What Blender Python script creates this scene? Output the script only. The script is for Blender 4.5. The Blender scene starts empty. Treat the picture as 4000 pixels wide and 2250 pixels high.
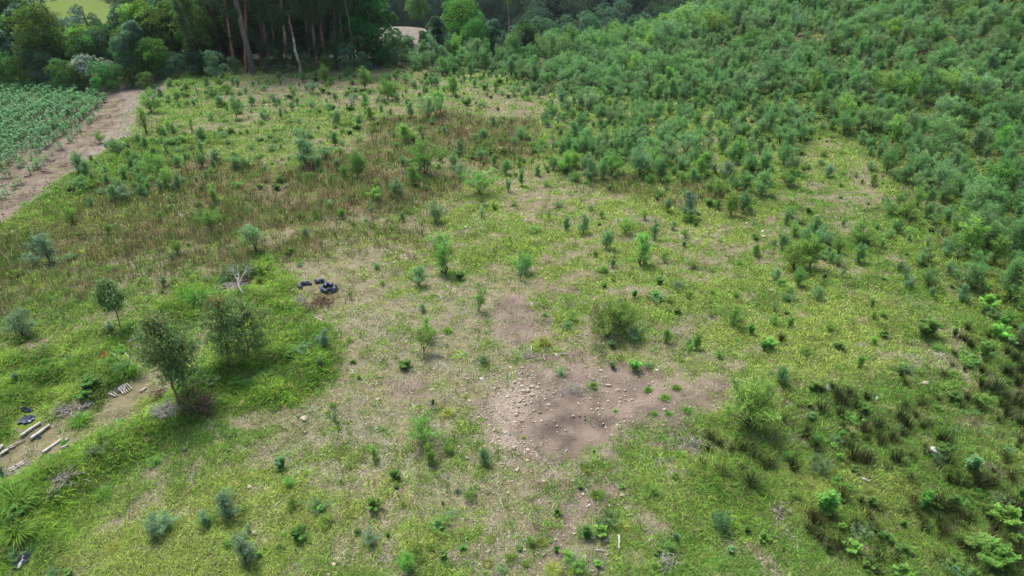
import bpy, math, random
import numpy as np
from mathutils import Vector, Matrix

# ------------------------------------------------------------------ camera, sky, sun, exposure
SC = bpy.context.scene
COL = SC.collection
CAM_H = 15.0
PITCH = math.radians(28.0)
FPX = 1740.0                       # focal length in units of a 2576 x 1449 picture
cam_d = bpy.data.cameras.new('camera')
cam_d.sensor_width = 36.0
cam_d.lens = 36.0 * FPX / 2576.0
cam_d.clip_start = 0.5
cam_d.clip_end = 3000
cam = bpy.data.objects.new('camera', cam_d)
cam.location = (0, 0, CAM_H)
cam.rotation_euler = (math.pi / 2 - PITCH, 0, 0)
COL.objects.link(cam)
SC.camera = cam

SUN_EL, SUN_AZ = math.radians(62), math.radians(-35)     # azimuth from +y towards +x
world = bpy.data.worlds.new('World')
SC.world = world
world.use_nodes = True
wn = world.node_tree
sky = wn.nodes.new('ShaderNodeTexSky')
sky.sky_type = 'NISHITA'
sky.sun_disc = False
sky.sun_elevation = SUN_EL
sky.sun_rotation = SUN_AZ
sky.dust_density = 4.0
sky.air_density = 1.0
sky.ozone_density = 1.0
bg = wn.nodes['Background']
bg.inputs['Strength'].default_value = 0.13
wn.links.new(sky.outputs[0], bg.inputs['Color'])

sun_d = bpy.data.lights.new('sun', 'SUN')
sun_d.energy = 2.1
sun_d.angle = math.radians(18)
sun_d.color = (1.0, 0.95, 0.88)
sun = bpy.data.objects.new('sun', sun_d)
sd = Vector((math.sin(SUN_AZ) * math.cos(SUN_EL), math.cos(SUN_AZ) * math.cos(SUN_EL), math.sin(SUN_EL)))
sun.rotation_euler = sd.to_track_quat('Z', 'Y').to_euler()
sun.location = (0, 0, 60)
COL.objects.link(sun)

SC.view_settings.view_transform = 'Standard'
SC.view_settings.look = 'None'
SC.view_settings.gamma = 1
SC.view_settings.use_curve_mapping = False
SC.view_settings.exposure = 0.72
try:
    SC.cycles.max_bounces = 5
    SC.cycles.diffuse_bounces = 3
    SC.cycles.glossy_bounces = 1
    SC.cycles.transmission_bounces = 3
    SC.cycles.transparent_max_bounces = 4
    SC.cycles.volume_bounces = 0
except Exception:
    pass

RNG = np.random.default_rng(11)
random.seed(5)

# ------------------------------------------------------------------ terrain as a function of x, y
def smooth(t):
    t = np.clip(t, 0.0, 1.0)
    return t * t * (3 - 2 * t)

def _hash(ix, iy, seed):
    h = (ix.astype(np.int64) * 374761393 + iy.astype(np.int64) * 668265263 + seed * 974711) & 0xffffffff
    h = ((h ^ (h >> 13)) * 1274126177) & 0xffffffff
    return ((h ^ (h >> 16)) & 0xffff) / 65535.0

def vnoise(x, y, s, seed=0):
    x = np.asarray(x, float) / s + 1000.0
    y = np.asarray(y, float) / s + 1000.0
    ix = np.floor(x); iy = np.floor(y)
    fx = x - ix; fy = y - iy
    fx = fx * fx * (3 - 2 * fx); fy = fy * fy * (3 - 2 * fy)
    a = _hash(ix, iy, seed); b = _hash(ix + 1, iy, seed)
    c = _hash(ix, iy + 1, seed); d = _hash(ix + 1, iy + 1, seed)
    return (a * (1 - fx) + b * fx) * (1 - fy) + (c * (1 - fx) + d * fx) * fy

def fbm(x, y, s, seed=0, oct=3):
    v = 0; a = 1; t = 0
    for k in range(oct):
        v = v + a * vnoise(x, y, s / 2 ** k, seed + 17 * k); t += a; a *= 0.55
    return v / t

def h_base(x, y):
    x = np.asarray(x, float); y = np.asarray(y, float)
    hill = 11.5 * smooth((x - 6) / 58) * smooth((y - 16) / 70)
    drop = -14.0 * smooth((y - 86 - 0.25 * np.clip(x, 0, 60)) / 42) * (1 - 0.5 * smooth((x - 30) / 60))
    knoll = 11.0 * np.exp(-(((x + 22) / 24) ** 2 + ((y - 140) / 21) ** 2))
    far = 62.0 * smooth((y - 160) / 330)
    side = 16.0 * smooth((-x - 80) / 160) * smooth((y - 110) / 120)
    und = 0.5 * (fbm(x, y, 14, 3) - 0.5) * smooth((y + 20) / 40)
    return hill + drop + knoll + far + side + und

def ray_dir(u, v):
    u = np.asarray(u, float); v = np.asarray(v, float)
    dx = (u - 1288.0) / FPX; dv = (724.5 - v) / FPX
    return dx, math.cos(PITCH) + math.sin(PITCH) * dv, -math.sin(PITCH) + math.cos(PITCH) * dv

def ground_at(u, v, hf=h_base, dmax=700.0):
    """Where the line of sight through picture point u, v meets the ground (used to survey where things stand)."""
    u = np.atleast_1d(np.asarray(u, float)); v = np.atleast_1d(np.asarray(v, float))
    dx, dy, dz = ray_dir(u, v)
    ts = np.concatenate([np.arange(8, 140, 0.7), np.geomspace(140, dmax, 130)])
    X = dx[:, None] * ts; Y = dy[:, None] * ts; Z = CAM_H + dz[:, None] * ts
    below = Z < hf(X, Y)
    k = np.argmax(below, axis=1)
    k = np.where(below.any(axis=1), k, len(ts) - 1)
    lo = ts[np.maximum(k - 1, 0)]; hi = ts[k]
    for _ in range(12):
        m = (lo + hi) / 2
        bl = CAM_H + dz * m < hf(dx * m, dy * m)
        hi = np.where(bl, m, hi); lo = np.where(bl, lo, m)
    return dx * hi, dy * hi

def poly_world(pts, cap=112.0):
    p = np.array(pts, float)
    X, Y = ground_at(p[:, 0], p[:, 1])
    far = Y > cap
    s = np.where(far, cap / np.maximum(Y, 1), 1.0)
    return np.stack([X * s, Y * s], 1)

def poly_sd(poly, x, y):
    """signed distance in metres, positive inside"""
    n = len(poly)
    d2 = np.full(x.shape, 1e18); inside = np.zeros(x.shape, bool)
    for i in range(n):
        ax, ay = poly[i]; bx, by = poly[(i + 1) % n]
        ex, ey = bx - ax, by - ay
        wx, wy = x - ax, y - ay
        t = np.clip((wx * ex + wy * ey) / (ex * ex + ey * ey + 1e-12), 0, 1)
        d2 = np.minimum(d2, (wx - ex * t) ** 2 + (wy - ey * t) ** 2)
        c = ((ay > y) != (by > y)) & (x < (bx - ax) * (y - ay) / ((by - ay) if abs(by - ay) > 1e-12 else 1e-12) + ax)
        inside ^= c
    d = np.sqrt(d2)
    return np.where(inside, d, -d)

def zone(poly, x, y, feather=0.6, warp=0.8, seed=1):
    wx = x + (fbm(x, y, 2.6, seed, 3) - 0.5) * 2 * warp
    wy = y + (fbm(x, y, 2.6, seed + 50, 3) - 0.5) * 2 * warp
    return smooth(poly_sd(poly, wx, wy) / (2 * feather) + 0.5)

# surveyed outlines of the ground's patches
P = {}
P['corn'] = poly_world([(-500, 205), (255, 205), (395, 192), (405, 225), (335, 300), (235, 385), (120, 460), (0, 555), (-500, 760)])
P['cornrows'] = poly_world([(-500, 208), (240, 206), (262, 235), (232, 300), (150, 370), (70, 440), (-30, 505), (-500, 700)])
P['maizethick'] = poly_world([(-500, 208), (235, 206), (258, 235), (205, 300), (120, 345), (40, 395), (-500, 560)])
P['soil1'] = poly_world([(1215, 770), (1290, 740), (1400, 820), (1500, 880), (1640, 890), (1740, 950), (1840, 985), (1800, 1030), (1715, 1070), (1660, 1120), (1570, 1165), (1480, 1185), (1400, 1215), (1320, 1205), (1300, 1150), (1230, 1090), (1190, 1000), (1200, 960), (1330, 935), (1350, 880), (1250, 830)])
P['soil2'] = poly_world([(1340, 690), (1450, 690), (1465, 735), (1350, 745)])
P['soil3'] = poly_world([(960, 925), (1110, 935), (1130, 1000), (1000, 1015)])
P['soil4'] = poly_world([(1310, 1190), (1500, 1180), (1620, 1170), (1640, 1290), (1500, 1340), (1430, 1449), (1320, 1449), (1290, 1300)])
P['soil5'] = poly_world([(1850, 560), (1950, 590), (1960, 640), (1800, 720), (1740, 640)])
P['soil6'] = poly_world([(1790, 750), (1860, 800), (1850, 850), (1740, 830)])
P['dark1'] = poly_world([(1355, 1075), (1440, 1045), (1540, 1060), (1530, 1110), (1480, 1160), (1400, 1175), (1370, 1125)])
P['dark2'] = poly_world([(1340, 870), (1460, 875), (1500, 905), (1400, 930), (1370, 960), (1330, 930)])
P['dark3'] = poly_world([(1230, 790), (1330, 780), (1420, 850), (1330, 860)])
P['rubble'] = poly_world([(1235, 960), (1330, 930), (1385, 985), (1370, 1040), (1345, 1120), (1340, 1180), (1290, 1180), (1225, 1130), (1195, 1010)])
P['rubble2'] = poly_world([(1490, 930), (1570, 935), (1590, 1010), (1560, 1080), (1500, 1060)])
P['tall1'] = poly_world([(250, 440), (420, 400), (600, 425), (740, 415), (870, 380), (950, 300), (1100, 285), (1360, 300), (1380, 400), (1200, 440), (1120, 490), (1010, 560), (880, 545), (740, 570), (640, 590), (500, 610), (380, 640), (200, 670), (0, 720), (-300, 800), (-300, 560), (100, 545)])
P['tall2'] = poly_world([(0, 700), (300, 650), (640, 600), (900, 560), (1180, 540), (1200, 600), (1000, 650), (760, 650), (640, 690), (430, 740), (200, 800), (-300, 860)])
P['tall3'] = poly_world([(1400, 410), (1900, 470), (1960, 480), (1850, 540), (1500, 480)])
P['lush1'] = poly_world([(-300, 1310), (100, 1180), (260, 1085), (480, 960), (540, 900), (560, 760), (640, 640), (700, 650), (780, 790), (840, 840), (830, 930), (740, 1010), (500, 1050), (430, 1090), (300, 1190), (190, 1300), (110, 1400), (-200, 1600)])
P['lush2'] = poly_world([(-300, 960), (180, 850), (350, 790), (540, 700), (620, 700), (560, 770), (440, 860), (330, 960), (180, 1020), (60, 1080), (-300, 1200)])
P['lush3'] = poly_world([(20, 560), (180, 450), (330, 350), (560, 340), (460, 410), (250, 480), (150, 560), (30, 640)])
P['lush4'] = poly_world([(1720, 1190), (1900, 1150), (1950, 1250), (1870, 1330), (1760, 1280)])
P['logs'] = poly_world([(-200, 1200), (0, 1120), (100, 1060), (250, 985), (330, 950), (345, 880), (420, 850), (450, 1000), (400, 1050), (250, 1090), (180, 1140), (60, 1190), (-200, 1330)])
P['soil7'] = poly_world([(1150, 1030), (1300, 1180), (1330, 1300), (1360, 1449), (1230, 1500), (1180, 1300), (1100, 1120)])
P['rush'] = poly_world([(1790, 1140), (1860, 1040), (2020, 960), (2250, 960), (2430, 840), (2800, 800), (2900, 1600), (2150, 1500), (2000, 1330), (1770, 1190)])
P['litter'] = poly_world([(760, 690), (1250, 690), (1320, 900), (1300, 1449), (700, 1449), (680, 1150), (850, 900)])
P['thick'] = poly_world([(930, 160), (1080, 190), (1250, 190), (1340, 235), (1500, 245), (1700, 280), (1950, 255), (2040, 325), (2180, 390), (2230, 480), (2290, 620), (2330, 700), (2480, 800), (2900, 1000), (3100, 300), (3100, -60), (2000, -60), (1500, 60), (1200, 120), (930, 120)])
P['clusterB'] = poly_world([(1370, 280), (1480, 240), (1750, 270), (1960, 250), (2040, 330), (2010, 420), (1960, 475), (1900, 520), (1800, 495), (1640, 455), (1480, 450), (1400, 420)])
P['clusterC'] = poly_world([(1960, 560), (2090, 570), (2140, 650), (2100, 720), (1980, 700)])
P['scatter'] = poly_world([(400, 200), (1000, 180), (1400, 250), (1420, 440), (1150, 500), (560, 430), (320, 500), (220, 430), (420, 300)])
P['clusterD'] = poly_world([(200, 400), (380, 330), (480, 350), (470, 480), (300, 520), (200, 490)])
P['pale1'] = poly_world([(560, 195), (900, 200), (1060, 240), (900, 270), (640, 250)])
P['clear'] = poly_world([(2010, 310), (2100, 330), (2180, 420), (2210, 520), (2130, 620), (2020, 620), (1990, 500), (2050, 420)])

LOGAXIS = poly_world([(0, 1150), (480, 930)])

def h_full(x, y):
    x = np.asarray(x, float); y = np.asarray(y, float)
    z = h_base(x, y)
    near = y < 120
    z = z + (0.14 * (vnoise(x, y, 1.1, 8) - 0.5) + 0.07 * (vnoise(x, y, .55, 7) - 0.5)) * near + 0.28 * (vnoise(x, y, 3.3, 9) - 0.5) * near
    z = z - 0.7 * smooth(poly_sd(P['corn'], x, y) / 1.6 + 0.5)
    z = z - 0.35 * smooth(poly_sd(P['logs'], x, y) / 1.0 + 0.5)
    z = z - 0.22 * smooth(poly_sd(P['dark1'], x, y) / 0.25 + 0.5)
    l1 = smooth(poly_sd(P['lush1'], x, y) / 1.6 + 0.3); l2 = smooth(poly_sd(P['lush2'], x, y) / 1.6 + 0.3)
    z = z + 0.30 * l1 + np.maximum(l1, l2) * (0.55 * (vnoise(x, y, 1.4, 14) - .5) + .28 * (vnoise(x, y, .6, 15) - .5))
    return z

class Grid:
    """the finished ground as a height table, so that every thing stands on the sheet itself"""
    def __init__(s):
        s.xs = np.concatenate([-np.geomspace(520, 62, 46)[:-1], np.arange(-62, 66, 0.32), np.geomspace(66, 520, 46)])
        s.ys = np.concatenate([np.arange(2, 40, 0.2), np.arange(40, 112, 0.4), np.geomspace(112, 640, 110)])
        s.X, s.Y = np.meshgrid(s.xs, s.ys)
        s.Z = h_full(s.X, s.Y)
    def h(s, x, y):
        x = np.clip(np.asarray(x, float), s.xs[0], s.xs[-1]); y = np.clip(np.asarray(y, float), s.ys[0], s.ys[-1])
        i = np.clip(np.searchsorted(s.xs, x) - 1, 0, len(s.xs) - 2); j = np.clip(np.searchsorted(s.ys, y) - 1, 0, len(s.ys) - 2)
        fx = (x - s.xs[i]) / (s.xs[i + 1] - s.xs[i]); fy = (y - s.ys[j]) / (s.ys[j + 1] - s.ys[j])
        Z = s.Z
        return (Z[j, i] * (1 - fx) + Z[j, i + 1] * fx) * (1 - fy) + (Z[j + 1, i] * (1 - fx) + Z[j + 1, i + 1] * fx) * fy
G = Grid()

def T(r, c, tx, ty):
    """reading of the survey sheets: sheet row r, column c -> picture point"""
    return (c * 1000 + tx / 2.575) * 0.644, (r * 562.6 + ty / 2.575) * 0.644

def at(r, c, tx, ty):
    u, v = T(r, c, tx, ty)
    X, Y = ground_at(u, v, G.h)
    return float(X[0]), float(Y[0]), float(G.h(X, Y)[0]), u, v

def at_uv(u, v):
    X, Y = ground_at(u, v, G.h)
    return float(X[0]), float(Y[0]), float(G.h(X, Y)[0])

def px_m(x, y, z):
    """metres per picture unit at a place"""
    depth = y * math.cos(PITCH) + (CAM_H - z) * math.sin(PITCH)
    return depth / FPX

def project(x, y, z):
    zc = y * math.cos(PITCH) + (CAM_H - z) * math.sin(PITCH)
    yc = -(CAM_H - z) * math.cos(PITCH) + y * math.sin(PITCH)
    return 1288 + FPX * x / zc, 724.5 - FPX * yc / zc

# ------------------------------------------------------------------ mesh buffer
class Buf:
    def __init__(s):
        s.v = []; s.f = {3: [], 4: []}; s.c = []; s.m = {3: [], 4: []}; s.n = 0
    def add(s, verts, faces, col, mat=0):
        verts = np.asarray(verts, float).reshape(-1, 3); faces = np.asarray(faces, int)
        k = faces.shape[1]
        s.v.append(verts); s.f[k].append(faces + s.n); s.m[k].append(np.full(len(faces), mat))
        col = np.asarray(col, float)
        if col.ndim == 1: col = np.broadcast_to(col, (len(verts), 3))
        s.c.append(col); s.n += len(verts)
    def mesh(s, name, mats, smooth_=False):
        V = np.concatenate(s.v); C = np.concatenate(s.c)
        me = bpy.data.meshes.new(name)
        F4 = np.concatenate(s.f[4]) if s.f[4] else np.zeros((0, 4), int)
        F3 = np.concatenate(s.f[3]) if s.f[3] else np.zeros((0, 3), int)
        mi = np.concatenate(s.m[4] + s.m[3])
        me.vertices.add(len(V)); me.vertices.foreach_set('co', V.astype(np.float32).ravel())
        L = np.concatenate([F4.ravel(), F3.ravel()])
        me.loops.add(len(L)); me.loops.foreach_set('vertex_index', L.astype(np.int32))
        tot = np.concatenate([np.full(len(F4), 4), np.full(len(F3), 3)])
        st = np.concatenate([[0], np.cumsum(tot)[:-1]])
        me.polygons.add(len(tot)); me.polygons.foreach_set('loop_start', st.astype(np.int32))
        me.polygons.foreach_set('loop_total', tot.astype(np.int32))
        me.polygons.foreach_set('material_index', mi.astype(np.int32))
        if smooth_: me.polygons.foreach_set('use_smooth', np.ones(len(tot), bool))
        me.update(calc_edges=True)
        a = me.color_attributes.new('col', 'FLOAT_COLOR', 'POINT')
        rgba = np.ones((len(V), 4), np.float32); rgba[:, :3] = C
        a.data.foreach_set('color', rgba.ravel())
        for m in mats: me.materials.append(m)
        return me
    def obj(s, name, mats, parent=None, smooth_=False):
        o = bpy.data.objects.new(name, s.mesh(name, mats, smooth_)); COL.objects.link(o)
        if parent: o.parent = parent
        return o

def tube(buf, pts, radii, col=(1, 1, 1), sides=6, mat=0, cap=True):
    pts = np.asarray(pts, float); n = len(pts)
    col = np.asarray(col, float)
    t = np.gradient(pts, axis=0); t /= np.linalg.norm(t, axis=1)[:, None] + 1e-9
    ref = np.array([0.13, 0.91, 0.37]) if abs(t[:, 2]).mean() > .5 else np.array([0, 0.05, 1.0])
    a = np.cross(t, ref); a /= np.linalg.norm(a, axis=1)[:, None] + 1e-9
    b = np.cross(t, a)
    th = np.linspace(0, 2 * math.pi, sides, endpoint=False)
    ring = pts[:, None] + np.asarray(radii)[:, None, None] * (np.cos(th)[None, :, None] * a[:, None] + np.sin(th)[None, :, None] * b[:, None])
    V = ring.reshape(-1, 3); F = []
    for i in range(n - 1):
        for j in range(sides):
            F.append((i * sides + j, i * sides + (j + 1) % sides, (i + 1) * sides + (j + 1) % sides, (i + 1) * sides + j))
    C = np.repeat(np.broadcast_to(col, (n, 3)), sides, axis=0) if col.ndim < 3 else col
    buf.add(V, F, C, mat)
    if cap:
        for e, idx in ((0, 0), (n - 1, n - 1)):
            W = np.vstack([ring[idx], pts[idx]])
            buf.add(W, [(j, (j + 1) % sides, sides) for j in range(sides)], np.broadcast_to(C[idx * sides], (sides + 1, 3)), mat if mat == 0 else mat)

def rot_basis(d, roll, rng):
    """side and normal vectors for directions d (n,3)"""
    up = np.tile([0, 0, 1.0], (len(d), 1)) + rng.normal(0, roll, (len(d), 3))
    s = np.cross(d, up); s /= np.linalg.norm(s, axis=1)[:, None] + 1e-9
    return s

def leaves(buf, base, d, L, W, col, rng, roll=0.5, bend=0.25, mat=0, shape='rhomb'):
    """leaf blades from base points along d; rhombic outline, two triangles as one folded quad"""
    n = len(base); d = d / (np.linalg.norm(d, axis=1)[:, None] + 1e-9)
    s = rot_basis(d, roll, rng)
    L = np.broadcast_to(np.asarray(L, float), n)[:, None]; W = np.broadcast_to(np.asarray(W, float), n)[:, None]
    nrm = np.cross(s, d)
    tip = base + d * L - np.array([0, 0, 1.0]) * L * bend
    mid = base + d * L * 0.45 + nrm * L * 0.05
    V = np.stack([base, mid + s * W * .5, tip, mid - s * W * .5], 1).reshape(-1, 3)
    F = np.arange(n * 4).reshape(n, 4)
    C = np.repeat(np.broadcast_to(col, (n, 3)), 4, axis=0)
    buf.add(V, F, C, mat)

def unit(v): return v / (np.linalg.norm(v, axis=-1, keepdims=True) + 1e-9)

# ------------------------------------------------------------------ materials
def new_mat(name):
    m = bpy.data.materials.new(name); m.use_nodes = True
    nt = m.node_tree; nt.nodes.clear()
    return m, nt, nt.nodes, nt.links

def foliage_mat(name, rgb, trans=0.45, hue=0.02, val=0.22, rough=0.7, spec=0.10, sat=1.0):
    m, nt, N, K = new_mat(name)
    out = N.new('ShaderNodeOutputMaterial')
    at_ = N.new('ShaderNodeAttribute'); at_.attribute_name = 'col'
    oi = N.new('ShaderNodeObjectInfo')
    mul = N.new('ShaderNodeVectorMath'); mul.operation = 'MULTIPLY'
    mul.inputs[1].default_value = rgb
    K.new(at_.outputs['Vector'], mul.inputs[0])
    hs = N.new('ShaderNodeHueSaturation')
    mh = N.new('ShaderNodeMath'); mh.operation = 'MULTIPLY_ADD'; mh.inputs[1].default_value = 2 * hue; mh.inputs[2].default_value = 0.5 - hue
    K.new(oi.outputs['Random'], mh.inputs[0]); K.new(mh.outputs[0], hs.inputs['Hue'])
    fr = N.new('ShaderNodeMath'); fr.operation = 'MULTIPLY'; fr.inputs[1].default_value = 7.31
    fr2 = N.new('ShaderNodeMath'); fr2.operation = 'FRACT'
    mv = N.new('ShaderNodeMath'); mv.operation = 'MULTIPLY_ADD'; mv.inputs[1].default_value = 2 * val; mv.inputs[2].default_value = 1 - val
    K.new(oi.outputs['Random'], fr.inputs[0]); K.new(fr.outputs[0], fr2.inputs[0]); K.new(fr2.outputs[0], mv.inputs[0]); K.new(mv.outputs[0], hs.inputs['Value'])
    hs.inputs['Saturation'].default_value = sat
    K.new(mul.outputs[0], hs.inputs['Color'])
    pb = N.new('ShaderNodeBsdfPrincipled'); pb.inputs['Roughness'].default_value = rough
    pb.inputs['Specular IOR Level'].default_value = spec
    tr = N.new('ShaderNodeBsdfTranslucent'); mx = N.new('ShaderNodeMixShader'); mx.inputs[0].default_value = trans
    K.new(hs.outputs[0], pb.inputs['Base Color']); K.new(hs.outputs[0], tr.inputs['Color'])
    K.new(pb.outputs[0], mx.inputs[1]); K.new(tr.outputs[0], mx.inputs[2]); K.new(mx.outputs[0], out.inputs[0])
    return m

def solid_mat(name, rgb, rough=0.8, spec=0.2, noise=0.35, scale=18, bump=0.3, attr=False, rgb2=None, coat=0):
    m, nt, N, K = new_mat(name)
    out = N.new('ShaderNodeOutputMaterial'); pb = N.new('ShaderNodeBsdfPrincipled')
    pb.inputs['Roughness'].default_value = rough; pb.inputs['Specular IOR Level'].default_value = spec
    tc = N.new('ShaderNodeTexCoord'); no = N.new('ShaderNodeTexNoise'); no.inputs['Scale'].default_value = scale; no.inputs['Detail'].default_value = 5
    K.new(tc.outputs['Object'], no.inputs['Vector'])
    cr = N.new('ShaderNodeValToRGB')
    a = np.array(rgb) * (1 - noise); b = np.array(rgb2 if rgb2 is not None else np.array(rgb) * (1 + noise))
    cr.color_ramp.elements[0].position = 0.36; cr.color_ramp.elements[1].position = 0.64
    cr.color_ramp.elements[0].color = (*a, 1); cr.color_ramp.elements[1].color = (*b, 1)
    K.new(no.outputs['Fac'], cr.inputs[0])
    src = cr.outputs[0]
    if attr:
        at_ = N.new('ShaderNodeAttribute'); at_.attribute_name = 'col'
        mul = N.new('ShaderNodeVectorMath'); mul.operation = 'MULTIPLY'
        K.new(src, mul.inputs[0]); K.new(at_.outputs['Vector'], mul.inputs[1]); src = mul.outputs[0]
    K.new(src, pb.inputs['Base Color'])
    bp = N.new('ShaderNodeBump'); bp.inputs['Strength'].default_value = bump; bp.inputs['Distance'].default_value = 0.02
    K.new(no.outputs['Fac'], bp.inputs['Height']); K.new(bp.outputs[0], pb.inputs['Normal'])
    K.new(pb.outputs[0], out.inputs[0])
    return m

M = {}
M['green'] = foliage_mat('acacia_green', (0.24, 0.50, 0.12))
M['bright'] = foliage_mat('leaf_bright_green', (0.21, 0.40, 0.09), trans=0.4)
M['blue'] = foliage_mat('acacia_blue_green', (0.225, 0.43, 0.20))
M['grey'] = foliage_mat('acacia_grey_blue', (0.25, 0.44, 0.27))
M['seed'] = foliage_mat('seedling_leaf', (0.165, 0.31, 0.085), trans=.4)
M['yellow'] = foliage_mat('leaf_yellow_green', (0.26, 0.32, 0.05), trans=0.35)
M['thicket'] = foliage_mat('thicket_leaf', (0.195, 0.42, 0.155), hue=0.012, val=0.2)
M['gum'] = foliage_mat('gum_leaf', (0.165, 0.285, 0.095), hue=0.01, val=0.1, spec=0.4, rough=0.45)
M['tussock'] = foliage_mat('tussock_blade', (0.17, 0.33, 0.05), trans=0.35)
M['rush'] = foliage_mat('rush_blade', (0.045, 0.058, 0.018), trans=0.15, val=0.35)
M['forest'] = foliage_mat('forest_leaf', (0.095, 0.21, 0.055), hue=0.03, val=0.45)
M['gumtree'] = foliage_mat('gum_tree_leaf', (0.075, 0.145, 0.065), hue=0.015, val=0.3)
M['farleaf'] = foliage_mat('far_forest_leaf', (0.075, 0.155, 0.085), hue=0.02, val=0.4)
M['white'] = foliage_mat('silver_leaf', (0.42, 0.52, 0.40), hue=0.0, val=0.1)
M['maize'] = foliage_mat('maize_leaf', (0.12, 0.31, 0.105), hue=0.012, val=0.2, spec=0.2, rough=0.5)
M['grass'] = foliage_mat('grass_blade', (1, 1, 1), trans=0.3, hue=0, val=0, spec=0.05, rough=.85)
M['twig'] = solid_mat('shrub_bark', (0.11, 0.085, 0.06), attr=False)
M['bark'] = solid_mat('tree_bark', (0.16, 0.13, 0.11), attr=True, noise=0.35, scale=6)
M['deadwood'] = solid_mat('weathered_wood', (0.50, 0.47, 0.43), scale=14, noise=0.3, bump=0.5)
M['log'] = solid_mat('grey_log', (0.52, 0.49, 0.43), scale=9, noise=0.35, bump=0.5)
M['logend'] = solid_mat('log_cut_end', (0.55, 0.45, 0.30), scale=20, noise=0.2)
M['brown'] = solid_mat('dead_brown_twigs', (0.17, 0.105, 0.075))
M['plastic'] = solid_mat('black_plastic', (0.035, 0.048, 0.095), rough=0.35, spec=0.5, noise=0.5, scale=9, bump=0.6)
M['orange'] = solid_mat('orange_bag', (0.62, 0.27, 0.06), rough=0.5, noise=0.35, scale=12, bump=0.4)
M['paper'] = solid_mat('pale_sheet', (0.62, 0.62, 0.58), rough=0.7, noise=0.15)
M['stone'] = solid_mat('pale_stone', (0.47, 0.40, 0.31), rough=0.9, noise=0.3, scale=7, bump=0.8)
M['whitestone'] = solid_mat('white_stone', (0.66, 0.64, 0.58), rough=0.9, noise=0.15, scale=7, bump=0.6)
M['roof'] = solid_mat('white_roof_sheet', (0.8, 0.82, 0.82), rough=0.5, noise=0.06, scale=2)
M['wall'] = solid_mat('shed_wall', (0.35, 0.24, 0.2), rough=0.8, noise=0.2, scale=2)

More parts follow.
